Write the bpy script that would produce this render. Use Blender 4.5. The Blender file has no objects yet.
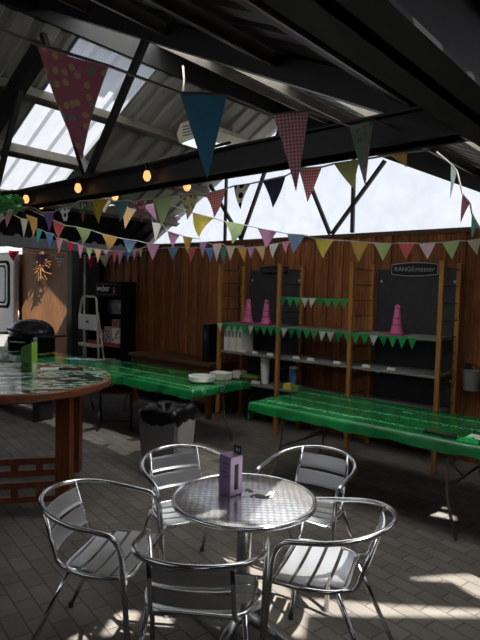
import bpy, bmesh, random
from math import *
from mathutils import Vector, Matrix
random.seed(7)
scene = bpy.context.scene
COL = scene.collection
PI = pi

# ------------------------------------------------------------------ camera geometry
F_PX, PITCH, ROLL, CAM_Z = 545.0, radians(3.06), radians(1.42), 1.75
A = radians(-40.8)                       # direction of the back fence against world X
P0 = Vector((-.271, 7.207, 0))           # foot of the left front shelving post
U = Vector((cos(A), sin(A), 0)); W = Vector((-sin(A), cos(A), 0))

def T(t, s, z=0.0):                      # building frame -> world
    return P0 + U*t + W*s + Vector((0, 0, z))

def ray(px, py):
    a, b = px-240, py-320
    cr, sr = cos(ROLL), sin(ROLL)
    u = a*cr + b*sr; v = -a*sr + b*cr
    cp, sp = cos(PITCH), sin(PITCH)
    return Vector((u/F_PX, cp-(v/F_PX)*sp, -sp-(v/F_PX)*cp))
def at_y(px, py, Y):
    r = ray(px, py); return Vector((0, 0, CAM_Z)) + r*(Y/r.y)
def at_s(px, py, s):
    r = ray(px, py); o = (Vector((0, 0, CAM_Z))-P0).dot(W)
    return Vector((0, 0, CAM_Z)) + r*((s-o)/r.dot(W))

# ------------------------------------------------------------------ object helpers
def link(o, parent=None):
    COL.objects.link(o)
    if parent is not None: o.parent = parent
    return o
def thing(name, label, cat, loc=(0, 0, 0), rotz=0.0, group=None):
    o = bpy.data.objects.new(name, None); o.empty_display_size = .1
    COL.objects.link(o); o.location = loc; o.rotation_euler = (0, 0, rotz)
    o['label'] = label; o['category'] = cat
    if group: o['group'] = group
    return o
def tag(o, label, cat, group=None, kind=None):
    o['label'] = label; o['category'] = cat
    if group: o['group'] = group
    if kind: o['kind'] = kind
    return o
class MB:
    """a small mesh collector"""
    def __init__(s): s.bm = bmesh.new(); s.uv = s.bm.loops.layers.uv.new('UVMap')
    def face(s, pts, uvs=None):
        vs = [s.bm.verts.new(p) for p in pts]
        f = s.bm.faces.new(vs)
        if uvs:
            for l, q in zip(f.loops, uvs): l[s.uv].uv = q
        return f
    def box(s, x0, x1, y0, y1, z0, z1, bevel=0.0, M=None):
        vs = [s.bm.verts.new((x, y, z)) for x in (x0, x1) for y in (y0, y1) for z in (z0, z1)]
        fs = [s.bm.faces.new([vs[i] for i in q]) for q in
              ((0, 1, 3, 2), (4, 6, 7, 5), (0, 4, 5, 1), (2, 3, 7, 6), (0, 2, 6, 4), (1, 5, 7, 3))]
        if bevel > 0:
            es = list({e for f in fs for e in f.edges})
            r = bmesh.ops.bevel(s.bm, geom=es, offset=bevel, segments=2, affect='EDGES', profile=.5)
            vs = list({v for f in r['faces'] for v in f.verts} | {v for v in vs if v.is_valid})
        if M is not None: bmesh.ops.transform(s.bm, matrix=M, verts=[v for v in vs if v.is_valid])
        return s
    def bar(s, a, b, w, h, up=(0, 0, 1)):
        """rectangular bar from a to b; w across, h along up"""
        a, b = Vector(a), Vector(b); d = (b-a).normalized(); up = Vector(up)
        x = d.cross(up)
        x = x.normalized() if x.length > 1e-5 else Vector((1, 0, 0))
        y = x.cross(d).normalized()
        vs = [s.bm.verts.new(p + x*i*w/2 + y*j*h/2) for p in (a, b) for i, j in ((-1, -1), (1, -1), (1, 1), (-1, 1))]
        for q in ((0, 1, 2, 3), (7, 6, 5, 4), (0, 4, 5, 1), (1, 5, 6, 2), (2, 6, 7, 3), (3, 7, 4, 0)):
            s.bm.faces.new([vs[i] for i in q])
        return s
    def tube(s, pts, r, seg=10, closed=False, caps=True):
        pts = [Vector(p) for p in pts]; n = len(pts)
        rs = r if isinstance(r, (list, tuple)) else [r]*n
        tang = []
        for i in range(n):
            if closed: d = pts[(i+1) % n]-pts[i-1]
            else: d = pts[min(i+1, n-1)]-pts[max(i-1, 0)]
            tang.append(d.normalized())
        t0 = tang[0]; ref = Vector((0, 0, 1)) if abs(t0.z) < .9 else Vector((1, 0, 0))
        nrm = (ref - t0*ref.dot(t0)).normalized()
        rings = []
        for i in range(n):
            nrm = (nrm - tang[i]*nrm.dot(tang[i])).normalized()
            b = tang[i].cross(nrm)
            rings.append([s.bm.verts.new(pts[i] + (nrm*cos(2*PI*k/seg) + b*sin(2*PI*k/seg))*rs[i]) for k in range(seg)])
        m = n if closed else n-1
        for i in range(m):
            A_, B_ = rings[i], rings[(i+1) % n]
            for k in range(seg):
                s.bm.faces.new((A_[k], A_[(k+1) % seg], B_[(k+1) % seg], B_[k]))
        if caps and not closed:
            s.bm.faces.new(rings[0][::-1]); s.bm.faces.new(rings[-1])
        return s
    def lathe(s, prof, seg=32, c=(0, 0, 0), cap=True):
        c = Vector(c); rings = []
        for r, z in prof:
            rings.append([s.bm.verts.new(c + Vector((r*cos(2*PI*k/seg), r*sin(2*PI*k/seg), z))) for k in range(seg)])
        for i in range(len(prof)-1):
            for k in range(seg):
                s.bm.faces.new((rings[i][k], rings[i][(k+1) % seg], rings[i+1][(k+1) % seg], rings[i+1][k]))
        if cap:
            s.bm.faces.new(rings[0][::-1]); s.bm.faces.new(rings[-1])
        return s
    def prism(s, poly, y0, y1, axis='y'):
        """polygon in (x,z) extruded along y, or in (x,y) extruded along z"""
        P = (lambda p, q: (p[0], q, p[1])) if axis == 'y' else (lambda p, q: (p[0], p[1], q))
        a = [s.bm.verts.new(P(p, y0)) for p in poly]; b = [s.bm.verts.new(P(p, y1)) for p in poly]
        s.bm.faces.new(a); s.bm.faces.new(b[::-1]); n = len(poly)
        for i in range(n): s.bm.faces.new((a[i], b[i], b[(i+1) % n], a[(i+1) % n]))
        return s
    def xform(s, M): bmesh.ops.transform(s.bm, matrix=M, verts=s.bm.verts[:]); return s
    def build(s, name, mat, parent=None, smooth=False, label=None, loc=None, rotz=None, normals=True):
        if normals: bmesh.ops.recalc_face_normals(s.bm, faces=s.bm.faces[:])
        me = bpy.data.meshes.new(name); s.bm.to_mesh(me); s.bm.free()
        for m in (mat if isinstance(mat, (list, tuple)) else [mat]): me.materials.append(m)
        if smooth:
            for p in me.polygons: p.use_smooth = True
            if smooth == 'auto':
                try: me.set_sharp_from_angle(angle=radians(40))
                except Exception: pass
        o = bpy.data.objects.new(name, me); link(o, parent)
        if label: o['label'] = label
        if loc is not None: o.location = loc
        if rotz is not None: o.rotation_euler = (0, 0, rotz)
        return o
def fillet(pts, rad, n=5):
    pts = [Vector(p) for p in pts]; out = [pts[0]]
    for i in range(1, len(pts)-1):
        a, b, c_ = pts[i-1], pts[i], pts[i+1]
        r = min(rad, (a-b).length*.48, (c_-b).length*.48)
        p, q = b+(a-b).normalized()*r, b+(c_-b).normalized()*r
        for k in range(n+1):
            t = k/n; out.append(p*(1-t)**2 + b*2*t*(1-t) + q*t*t)
    out.append(pts[-1]); return out
def struct(mb, name, mat, smooth=False, parent=None, frame=True, normals=True):
    o = mb.build(name, mat, parent, smooth, normals=normals)
    if parent is None:
        o['kind'] = 'structure'
        if frame: o.location = P0; o.rotation_euler = (0, 0, A)
    return o
def text_obj(name, body, size, mat, parent, M, extrude=.001, label=None, shear=0, spacing=1.0):
    cu = bpy.data.curves.new(name, 'FONT'); cu.body = body; cu.size = size; cu.extrude = extrude
    cu.align_x = 'CENTER'; cu.align_y = 'CENTER'; cu.shear = shear; cu.space_character = spacing; cu.resolution_u = 3
    tmp = bpy.data.objects.new(name+'_tmp', cu); COL.objects.link(tmp)
    bpy.context.view_layer.update()
    dg = bpy.context.evaluated_depsgraph_get()
    me = bpy.data.meshes.new_from_object(tmp.evaluated_get(dg), depsgraph=dg)
    bpy.data.objects.remove(tmp); bpy.data.curves.remove(cu)
    me.name = name; me.materials.clear(); me.materials.append(mat)
    o = bpy.data.objects.new(name, me); link(o, parent); o.matrix_local = M
    if label: o['label'] = label
    return o
def copy_tree(o, parent=None):
    c = o.copy(); COL.objects.link(c)
    if parent is not None: c.parent = parent
    for ch in list(o.children): copy_tree(ch, c)
    return c

# ------------------------------------------------------------------ materials
def new_mat(name):
    m = bpy.data.materials.new(name); m.use_nodes = True
    nt = m.node_tree; b = nt.nodes['Principled BSDF']
    return m, nt, b
def lin(c):
    return tuple((x/12.92 if x <= .04045 else ((x+.055)/1.055)**2.4) for x in c)
def srgb(r, g, b): return lin((r/255, g/255, b/255)) + (1,)
def N(nt, t, **kw):
    n = nt.nodes.new(t)
    for k, v in kw.items(): setattr(n, k, v)
    return n
def ramp(nt, src, stops, interp='LINEAR'):
    r = N(nt, 'ShaderNodeValToRGB'); r.color_ramp.interpolation = interp
    els = r.color_ramp.elements
    while len(els) < len(stops): els.new(.5)
    for e, (p, c) in zip(els, stops): e.position = p; e.color = c
    nt.links.new(src, r.inputs[0]); return r.outputs[0]
def coords(nt, kind='Object', scale=(1, 1, 1), rot=(0, 0, 0), loc=(0, 0, 0)):
    tc = N(nt, 'ShaderNodeTexCoord'); mp = N(nt, 'ShaderNodeMapping')
    mp.inputs['Scale'].default_value = scale; mp.inputs['Rotation'].default_value = rot; mp.inputs['Location'].default_value = loc
    nt.links.new(tc.outputs[kind], mp.inputs['Vector']); return mp.outputs[0]
def noise(nt, vec, scale=5, detail=4, rough=.55):
    n = N(nt, 'ShaderNodeTexNoise'); n.inputs['Scale'].default_value = scale
    n.inputs['Detail'].default_value = detail; n.inputs['Roughness'].default_value = rough
    nt.links.new(vec, n.inputs['Vector']); return n.outputs['Fac']
def mix(nt, f, a, b, blend='MIX'):
    m = N(nt, 'ShaderNodeMix', data_type='RGBA', blend_type=blend)
    if isinstance(f, (int, float)): m.inputs[0].default_value = f
    else: nt.links.new(f, m.inputs[0])
    for i, q in ((6, a), (7, b)):
        if isinstance(q, (tuple, list)): m.inputs[i].default_value = q
        else: nt.links.new(q, m.inputs[i])
    return m.outputs[2]
def bump(nt, b, h, strength=.3, dist=.01):
    n = N(nt, 'ShaderNodeBump'); n.inputs['Strength'].default_value = strength; n.inputs['Distance'].default_value = dist
    nt.links.new(h, n.inputs['Height']); nt.links.new(n.outputs[0], b.inputs['Normal'])
def plain(name, col, rough=.5, metal=0.0, var=.12, scale=12, spec=None, trans=0.0):
    """a slightly uneven plain surface"""
    m, nt, b = new_mat(name)
    v = coords(nt); f = noise(nt, v, scale)
    c2 = tuple(max(0, x*(1-var*1.6)) for x in col[:3]) + (1,); c1 = tuple(min(1, x*(1+var)) for x in col[:3]) + (1,)
    nt.links.new(ramp(nt, f, [(.3, c2), (.7, c1)]), b.inputs['Base Color'])
    b.inputs['Roughness'].default_value = rough; b.inputs['Metallic'].default_value = metal
    if spec is not None: b.inputs['Specular IOR Level'].default_value = spec
    return m
def wood(name, dark, light, rough=.6, scale=(14, 14, 1.2), spec=.3, coat=0):
    m, nt, b = new_mat(name)
    v = coords(nt, 'Object', scale); f = noise(nt, v, 3, 6, .65)
    v2 = coords(nt, 'Object', (1.3, 1.3, .3)); g = noise(nt, v2, 2, 2)
    c = ramp(nt, f, [(.3, dark), (.72, light)])
    c = mix(nt, .35, c, ramp(nt, g, [(.3, dark), (.7, light)]))
    nt.links.new(c, b.inputs['Base Color']); b.inputs['Roughness'].default_value = rough
    b.inputs['Specular IOR Level'].default_value = spec
    if coat: b.inputs['Coat Weight'].default_value = coat; b.inputs['Coat Roughness'].default_value = .15
    bump(nt, b, f, .15, .004)
    return m

def mk_floor():
    m, nt, b = new_mat('paving')
    v = coords(nt, 'Object', (1, 1, 1), (0, 0, radians(52)))
    br = N(nt, 'ShaderNodeTexBrick'); br.offset = .5
    br.inputs['Scale'].default_value = 1.0
    br.inputs['Brick Width'].default_value = .21; br.inputs['Row Height'].default_value = .105
    br.inputs['Mortar Size'].default_value = .006; br.inputs['Mortar Smooth'].default_value = .3
    br.inputs['Color1'].default_value = srgb(140, 133, 124); br.inputs['Color2'].default_value = srgb(124, 118, 110)
    br.inputs['Mortar'].default_value = srgb(104, 97, 90)
    nt.links.new(v, br.inputs['Vector'])
    f = noise(nt, coords(nt), 2.2, 5); g = noise(nt, coords(nt), 60, 3)
    c = mix(nt, .55, br.outputs[0], ramp(nt, f, [(.3, (.45, .45, .45, 1)), (.7, (1, 1, 1, 1))]), 'MULTIPLY')
    c = mix(nt, .3, c, ramp(nt, g, [(.3, (.5, .5, .5, 1)), (.7, (1, 1, 1, 1))]), 'MULTIPLY')
    nt.links.new(c, b.inputs['Base Color']); b.inputs['Roughness'].default_value = .8
    b.inputs['Specular IOR Level'].default_value = .25
    inv = N(nt, 'ShaderNodeMath', operation='SUBTRACT'); inv.inputs[0].default_value = 1
    nt.links.new(br.outputs['Fac'], inv.inputs[1]); bump(nt, b, inv.outputs[0], .3, .005)
    return m
def mk_fence():
    m, nt, b = new_mat('fence_timber')
    tc = N(nt, 'ShaderNodeTexCoord'); sx = N(nt, 'ShaderNodeSeparateXYZ'); nt.links.new(tc.outputs['Object'], sx.inputs[0])
    mul = N(nt, 'ShaderNodeMath', operation='MULTIPLY'); mul.inputs[1].default_value = 1/.105; nt.links.new(sx.outputs[0], mul.inputs[0])
    fl = N(nt, 'ShaderNodeMath', operation='FLOOR'); nt.links.new(mul.outputs[0], fl.inputs[0])
    wn = N(nt, 'ShaderNodeTexWhiteNoise', noise_dimensions='1D'); nt.links.new(fl.outputs[0], wn.inputs['W'])
    f = noise(nt, coords(nt, 'Object', (16, 16, 1.0)), 3, 6, .65)
    c = ramp(nt, f, [(.28, srgb(94, 56, 32)), (.75, srgb(186, 120, 74))])
    c = mix(nt, .65, c, ramp(nt, wn.outputs[0], [(0, (.45, .42, .42, 1)), (1, (1, .95, .88, 1))]), 'MULTIPLY')
    nt.links.new(c, b.inputs['Base Color']); b.inputs['Roughness'].default_value = .7; b.inputs['Specular IOR Level'].default_value = .2
    bump(nt, b, f, .2, .004)
    return m
def mk_metal(name, col, rough, brush=None, spec_var=.1, metal=1.0):
    m, nt, b = new_mat(name)
    b.inputs['Base Color'].default_value = col; b.inputs['Metallic'].default_value = metal
    v = coords(nt, 'Object', brush or (20, 20, 20)); f = noise(nt, v, 3, 3)
    mr = N(nt, 'ShaderNodeMapRange'); mr.inputs['To Min'].default_value = max(.02, rough-spec_var); mr.inputs['To Max'].default_value = rough+spec_var
    nt.links.new(f, mr.inputs['Value']); nt.links.new(mr.outputs[0], b.inputs['Roughness'])
    return m
def mk_swirl():
    """machine-turned aluminium: overlapping polished discs"""
    m, nt, b = new_mat('turned_aluminium'); b.inputs['Metallic'].default_value = .82
    v = coords(nt, 'Object', (33, 33, 33)); vo = N(nt, 'ShaderNodeTexVoronoi', voronoi_dimensions='2D')
    vo.inputs['Scale'].default_value = 1; vo.inputs['Randomness'].default_value = .12
    nt.links.new(v, vo.inputs['Vector'])
    w = N(nt, 'ShaderNodeMath', operation='SINE'); mu = N(nt, 'ShaderNodeMath', operation='MULTIPLY'); mu.inputs[1].default_value = 16
    nt.links.new(vo.outputs['Distance'], mu.inputs[0]); nt.links.new(mu.outputs[0], w.inputs[0])
    ad = N(nt, 'ShaderNodeMath', operation='ADD'); nt.links.new(vo.outputs['Distance'], ad.inputs[0])
    m2 = N(nt, 'ShaderNodeMath', operation='MULTIPLY'); m2.inputs[1].default_value = .15; nt.links.new(w.outputs[0], m2.inputs[0]); nt.links.new(m2.outputs[0], ad.inputs[1])
    mr = N(nt, 'ShaderNodeMapRange'); mr.inputs['To Min'].default_value = .1; mr.inputs['To Max'].default_value = .24
    nt.links.new(vo.outputs['Distance'], mr.inputs['Value']); nt.links.new(mr.outputs[0], b.inputs['Roughness'])
    pn = noise(nt, coords(nt), 7, 4, .6); cc = mix(nt, 1.0, ramp(nt, vo.outputs['Distance'], [(.1, (.9, .89, .87, 1)), (.62, (.52, .51, .5, 1))]), ramp(nt, pn, [(.35, (.7, .7, .7, 1)), (.6, (1, 1, 1, 1))]), 'MULTIPLY')
    nt.links.new(cc, b.inputs['Base Color'])
    bump(nt, b, ad.outputs[0], .13, .004)
    return m
def mk_sheet(name, col, dirt=.35):
    m, nt, b = new_mat(name)
    f = noise(nt, coords(nt, 'Object', (1, 6, 1)), 2, 4)
    c2 = tuple(x*(1-dirt) for x in col[:3])+(1,)
    nt.links.new(ramp(nt, f, [(.3, c2), (.7, col)]), b.inputs['Base Color'])
    b.inputs['Roughness'].default_value = .55; b.inputs['Specular IOR Level'].default_value = .3
    return m
def mk_translucent(name, col, tr=.25, axis=1, freq=0):
    """clouded plastic sheet: lets daylight through and glows with it"""
    m = bpy.data.materials.new(name); m.use_nodes = True; nt = m.node_tree
    nt.nodes.remove(nt.nodes['Principled BSDF']); out = nt.nodes['Material Output']
    f = noise(nt, coords(nt, 'Object', (2, 2, 2)), 2.5, 3)
    c2 = tuple(x*.9 for x in col[:3])+(1,)
    c = ramp(nt, f, [(.3, c2), (.7, col)])
    a = N(nt, 'ShaderNodeBsdfTranslucent'); nt.links.new(c, a.inputs[0])
    t = N(nt, 'ShaderNodeBsdfTransparent'); nt.links.new(c, t.inputs[0])
    mx = N(nt, 'ShaderNodeMixShader'); mx.inputs[0].default_value = tr
    nt.links.new(a.outputs[0], mx.inputs[1]); nt.links.new(t.outputs[0], mx.inputs[2])
    g = N(nt, 'ShaderNodeBsdfGlossy'); g.inputs['Roughness'].default_value = .25
    m3 = N(nt, 'ShaderNodeMixShader'); m3.inputs[0].default_value = .04
    nt.links.new(mx.outputs[0], m3.inputs[1]); nt.links.new(g.outputs[0], m3.inputs[2])
    nt.links.new(m3.outputs[0], out.inputs[0])
    return m
def mk_emit(name, col, strength):
    m, nt, b = new_mat(name)
    b.inputs['Base Color'].default_value = col; b.inputs['Emission Color'].default_value = col
    b.inputs['Emission Strength'].default_value = strength
    return m

M_FLOOR = mk_floor(); M_FENCE = mk_fence()
M_STEEL = plain('dark_painted_steel', srgb(19, 19, 20), .5, 0, .15, 6)
M_STEELG = plain('grey_galvanised_steel', srgb(122, 116, 106), .5, .3, .2, 5)
M_STEELL = plain('light_grey_flashing', srgb(130, 132, 138), .5, .2, .15, 3)
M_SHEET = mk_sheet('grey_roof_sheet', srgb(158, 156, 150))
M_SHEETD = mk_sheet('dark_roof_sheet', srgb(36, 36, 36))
M_SHEETB = mk_sheet('shaded_roof_sheet', srgb(56, 53, 48))  # roof sheet darkened for the near right slope, shade put into the colour
M_SKYLR = mk_translucent('clear_roof_sheet_lit', (.85, .86, .86, 1), .12)  # same clear sheet made paler on the right slope, extra light in its colour
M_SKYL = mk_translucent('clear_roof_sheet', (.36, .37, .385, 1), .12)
M_PANE = mk_translucent('clouded_gable_sheet', (.86, .89, .93, 1), .75)
M_TAN = wood('tan_panel_timber', srgb(100, 66, 38), srgb(172, 120, 76), .6)
M_CHROME = mk_metal('polished_aluminium', (.83, .83, .84, 1), .16)
M_SLAT = mk_metal('brushed_aluminium', (.84, .85, .86, 1), .3, (3, 30, 30), .02, metal=.86)
M_CASTA = mk_metal('cast_aluminium', (.55, .55, .56, 1), .3)
M_SWIRL = mk_swirl()
M_BLACK = plain('black_plastic', srgb(24, 24, 25), .45)
M_MAHOG = wood('reddish_hardwood', srgb(74, 34, 18), srgb(138, 74, 44), .35, (12, 12, 1.5), .4, .25)
M_MAHOGT = wood('reddish_hardwood_top', srgb(92, 46, 26), srgb(158, 92, 58), .35, (2, 16, 16), .4, .3)
M_PINE = wood('varnished_pine', srgb(128, 82, 40), srgb(190, 132, 72), .5)
M_DKWOOD = wood('dark_bench_wood', srgb(62, 38, 24), srgb(112, 72, 46), .5, (2, 16, 16))
M_RUNG = plain('dark_steel_rod', srgb(70, 64, 58), .4, .6)
M_SHELF = plain('pale_grey_shelf', srgb(122, 124, 120), .5)
M_SLATE = plain('slate_grey_board', srgb(46, 48, 50), .6)
M_SIGNB = plain('gloss_black', srgb(14, 14, 16), .3)
M_SILVER = plain('silver_print', srgb(176, 176, 178), .4, .2)
M_WHITE = plain('white_plastic', srgb(226, 224, 220), .45, 0, .05)
M_CREAM = plain('cream_card', srgb(214, 206, 188), .6, 0, .06)
M_GREY = plain('grey_plastic', srgb(132, 132, 132), .5, 0, .06)
M_GREYD = plain('dark_grey_plastic', srgb(84, 84, 86), .45, 0, .08)
M_MATTE = plain('matt_black_panel', srgb(15, 15, 16), .8, 0, .1, spec=.1)
M_BAG = plain('black_bin_bag', srgb(18, 18, 20), .3, 0, .2, 30)
M_RED = plain('red_fabric', srgb(150, 32, 34), .7)
M_REDDK = plain('dark_red_fabric', srgb(96, 28, 30), .7)
M_PINKP = plain('pink_plastic', srgb(206, 96, 150), .4, 0, .08)
M_PINKD = plain('deep_pink_plastic', srgb(164, 58, 112), .4, 0, .08)
M_LIME = plain('lime_card', srgb(150, 200, 70), .5, 0, .05)
M_LIMED = plain('green_card', srgb(88, 140, 60), .5, 0, .08)
M_LILAC = plain('lilac_card', srgb(140, 112, 152), .5, 0, .06)
M_LILACL = plain('lit_lilac_card', srgb(180, 160, 192), .5, 0, .06)
M_GREENDK = plain('dark_green_card', srgb(36, 60, 44), .5)
M_YELLOW = plain('yellow_card', srgb(210, 178, 60), .6)
M_BLUE = plain('blue_card', srgb(90, 120, 170), .6)
M_CORD = plain('pale_tape', srgb(200, 196, 190), .7, 0, .05)
M_CABLE = plain('black_cable', srgb(22, 22, 22), .5)
M_BULB = mk_emit('warm_bulb', (1, .45, .17, 1), 1.4)
M_LAMPFACE = mk_emit('lamp_glass', (.9, 1, .95, 1), .9)
M_TWIG = plain('golden_twigs', srgb(140, 92, 48), .6, 0, .3)
M_LEAF = plain('green_leaves', srgb(90, 176, 96), .5, 0, .35, 30)
M_ENAMEL = plain('black_enamel', srgb(26, 26, 28), .22, 0, .1)
M_GRILLGREY = plain('grey_cast_lid', srgb(60, 60, 62), .3, .4, .1)
M_GLASSD = plain('dark_window_glass', srgb(150, 156, 160), .1)

def mk_cloth(name='green_vinyl'):
    """shiny green oilcloth with rows of small white print"""
    m, nt, b = new_mat(name)
    v = coords(nt, 'Object'); sx = N(nt, 'ShaderNodeSeparateXYZ'); nt.links.new(v, sx.inputs[0])
    fr = N(nt, 'ShaderNodeMath', operation='PINGPONG'); fr.inputs[1].default_value = .15
    nt.links.new(sx.outputs[1], fr.inputs[0])
    lt = N(nt, 'ShaderNodeMath', operation='LESS_THAN'); lt.inputs[1].default_value = .032; nt.links.new(fr.outputs[0], lt.inputs[0])
    f = noise(nt, coords(nt, 'Object', (30, 46, 30)), 1.3, 3, .7)
    g = N(nt, 'ShaderNodeMath', operation='GREATER_THAN'); g.inputs[1].default_value = .54; nt.links.new(f, g.inputs[0])
    pr = N(nt, 'ShaderNodeMath', operation='MULTIPLY'); nt.links.new(lt.outputs[0], pr.inputs[0]); nt.links.new(g.outputs[0], pr.inputs[1])
    h = noise(nt, coords(nt, 'Object', (9, 9, 9)), 1, 2)
    sp = N(nt, 'ShaderNodeMath', operation='GREATER_THAN'); sp.inputs[1].default_value = .72; nt.links.new(h, sp.inputs[0])
    mxv = N(nt, 'ShaderNodeMath', operation='MAXIMUM'); nt.links.new(pr.outputs[0], mxv.inputs[0]); nt.links.new(sp.outputs[0], mxv.inputs[1])
    big = noise(nt, coords(nt, 'Object'), 3, 3)
    base = ramp(nt, big, [(.3, srgb(12, 98, 46)), (.7, srgb(26, 124, 64))])
    nt.links.new(mix(nt, mxv.outputs[0], base, srgb(120, 168, 138)), b.inputs['Base Color'])
    b.inputs['Roughness'].default_value = .2; b.inputs['Specular IOR Level'].default_value = .7
    w = noise(nt, coords(nt, 'Object', (3, 5, 3)), 3, 3); bump(nt, b, w, .35, .02)
    return m
M_CLOTH = mk_cloth()
def mk_mapcloth():
    m, nt, b = new_mat('printed_map_cover')
    f = noise(nt, coords(nt, 'Object', (2.2, 5, 1), (0, 0, .5)), 1.6, 3, .5)
    c = ramp(nt, f, [(0, srgb(40, 60, 58)), (.38, srgb(58, 84, 74)), (.45, srgb(200, 206, 204)), (.53, srgb(92, 150, 72)), (.6, srgb(184, 200, 186)), (.68, srgb(106, 160, 78))], 'CONSTANT')
    nt.links.new(c, b.inputs['Base Color']); b.inputs['Roughness'].default_value = .15
    return m
def mk_print(name, base, ink, scale=18, thr=.5, stretch=(1, 1, 1)):
    m, nt, b = new_mat(name)
    f = noise(nt, coords(nt, 'Object', stretch), scale, 3, .6)
    nt.links.new(ramp(nt, f, [(0, base), (thr, ink)], 'CONSTANT'), b.inputs['Base Color']); b.inputs['Roughness'].default_value = .35
    return m
# bunting fabrics: woven, a little see-through
def fabric(name, c1, kind='plain', c2=None, c3=None):
    m, nt, b = new_mat('bunting_'+name); out = nt.nodes['Material Output']
    uv = coords(nt, 'UV')
    if kind == 'plain':
        f = noise(nt, uv, 20, 3); col = ramp(nt, f, [(.2, tuple(x*.82 for x in c1[:3])+(1,)), (.8, c1)])
    elif kind == 'gingham':
        ch = N(nt, 'ShaderNodeTexWave', wave_type='BANDS', bands_direction='X', wave_profile='SIN'); ch.inputs['Scale'].default_value = 22
        cv = N(nt, 'ShaderNodeTexWave', wave_type='BANDS', bands_direction='Y', wave_profile='SIN'); cv.inputs['Scale'].default_value = 22
        nt.links.new(uv, ch.inputs['Vector']); nt.links.new(uv, cv.inputs['Vector'])
        ad = N(nt, 'ShaderNodeMath', operation='ADD'); nt.links.new(ch.outputs['Fac'], ad.inputs[0]); nt.links.new(cv.outputs['Fac'], ad.inputs[1])
        ha = N(nt, 'ShaderNodeMath', operation='MULTIPLY'); ha.inputs[1].default_value = .5; nt.links.new(ad.outputs[0], ha.inputs[0])
        col = ramp(nt, ha.outputs[0], [(.2, c1), (.8, c2)])
    elif kind == 'dots':
        vo = N(nt, 'ShaderNodeTexVoronoi', voronoi_dimensions='2D'); vo.inputs['Scale'].default_value = 18; vo.inputs['Randomness'].default_value = .1
        nt.links.new(uv, vo.inputs['Vector']); col = ramp(nt, vo.outputs['Distance'], [(0, c2), (.3, c1)], 'CONSTANT')
    else:
        vo = N(nt, 'ShaderNodeTexVoronoi', voronoi_dimensions='2D'); vo.inputs['Scale'].default_value = 30; vo.inputs['Randomness'].default_value = 1
        nt.links.new(uv, vo.inputs['Vector'])
        pick = N(nt, 'ShaderNodeSeparateColor'); nt.links.new(vo.outputs['Color'], pick.inputs[0])
        pal = ramp(nt, pick.outputs[0], [(0, c2), (.35, c3), (.6, c2), (.8, c1)], 'CONSTANT')
        lt = N(nt, 'ShaderNodeMath', operation='LESS_THAN'); lt.inputs[1].default_value = .3; nt.links.new(vo.outputs['Distance'], lt.inputs[0])
        col = mix(nt, lt.outputs[0], c1, pal)
    nt.links.new(col, b.inputs['Base Color']); b.inputs['Roughness'].default_value = .9; b.inputs['Specular IOR Level'].default_value = .1
    tl = N(nt, 'ShaderNodeBsdfTranslucent'); nt.links.new(col, tl.inputs[0])
    mx = N(nt, 'ShaderNodeMixShader'); mx.inputs[0].default_value = .5
    nt.links.new(b.outputs[0], mx.inputs[1]); nt.links.new(tl.outputs[0], mx.inputs[2]); nt.links.new(mx.outputs[0], out.inputs[0])
    return m
FAB = dict(
 pinkfloral=fabric('pink_floral', srgb(216, 132, 150), 'floral', srgb(232, 200, 150), srgb(150, 186, 176)),
 blue=fabric('blue', srgb(84, 152, 190)), pinkging=fabric('pink_gingham', srgb(236, 200, 210), 'gingham', srgb(196, 96, 124)),
 sage=fabric('sage_print', srgb(166, 188, 180), 'floral', srgb(190, 140, 140), srgb(120, 150, 140)),
 redging=fabric('red_gingham', srgb(240, 190, 184), 'gingham', srgb(196, 60, 64)),
 polka=fabric('cream_black_dots', srgb(222, 212, 196), 'dots', srgb(34, 32, 32)), navy=fabric('navy', srgb(62, 66, 88)),
 olive=fabric('olive', srgb(176, 178, 112)), olivef=fabric('olive_floral', srgb(196, 190, 140), 'floral', srgb(120, 122, 96), srgb(222, 214, 170)),
 palegreen=fabric('pale_green', srgb(188, 210, 150)), yellow=fabric('yellow', srgb(226, 206, 96)), mustard=fabric('mustard', srgb(206, 176, 70)),
 mauve=fabric('mauve', srgb(196, 142, 178)), bluegrey=fabric('blue_grey', srgb(130, 160, 190)), tan=fabric('tan', srgb(210, 170, 96)),
 cream=fabric('cream', srgb(240, 230, 196)), teal=fabric('teal', srgb(96, 150, 136)), crimson=fabric('crimson', srgb(214, 36, 84)),
 purple=fabric('purple', srgb(146, 118, 176)), coral=fabric('coral', srgb(226, 110, 112)), pink=fabric('pink', srgb(240, 160, 184)),
 cyan=fabric('cyan', srgb(104, 200, 208)), sky=fabric('sky_blue', srgb(110, 160, 214)), white=fabric('white', srgb(240, 238, 232)),
 whitepink=fabric('white_pink_print', srgb(240, 230, 232), 'floral', srgb(220, 120, 150), srgb(230, 180, 190)),
 bwdots=fabric('white_black_dots', srgb(238, 236, 232), 'dots', srgb(20, 20, 20)),
 darkfloral=fabric('red_green_floral', srgb(60, 120, 84), 'floral', srgb(206, 40, 60), srgb(190, 210, 190)),
 pinkpat=fabric('pink_brown_pattern', srgb(160, 96, 110), 'floral', srgb(226, 190, 196), srgb(120, 60, 74)),
 peach=fabric('peach', srgb(248, 204, 150)), orange=fabric('orange', srgb(236, 178, 96)), palepink=fabric('pale_pink', srgb(236, 206, 206)),
 lilac=fabric('lilac', srgb(196, 162, 208)), beige=fabric('beige', srgb(216, 200, 172)), brown=fabric('reddish_brown', srgb(140, 92, 92)),
 fgreen=fabric('leaf_green', srgb(60, 190, 104)), fwhite=fabric('mint_white', srgb(226, 248, 234)), fdark=fabric('bottle_green', srgb(36, 160, 92)))
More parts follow.
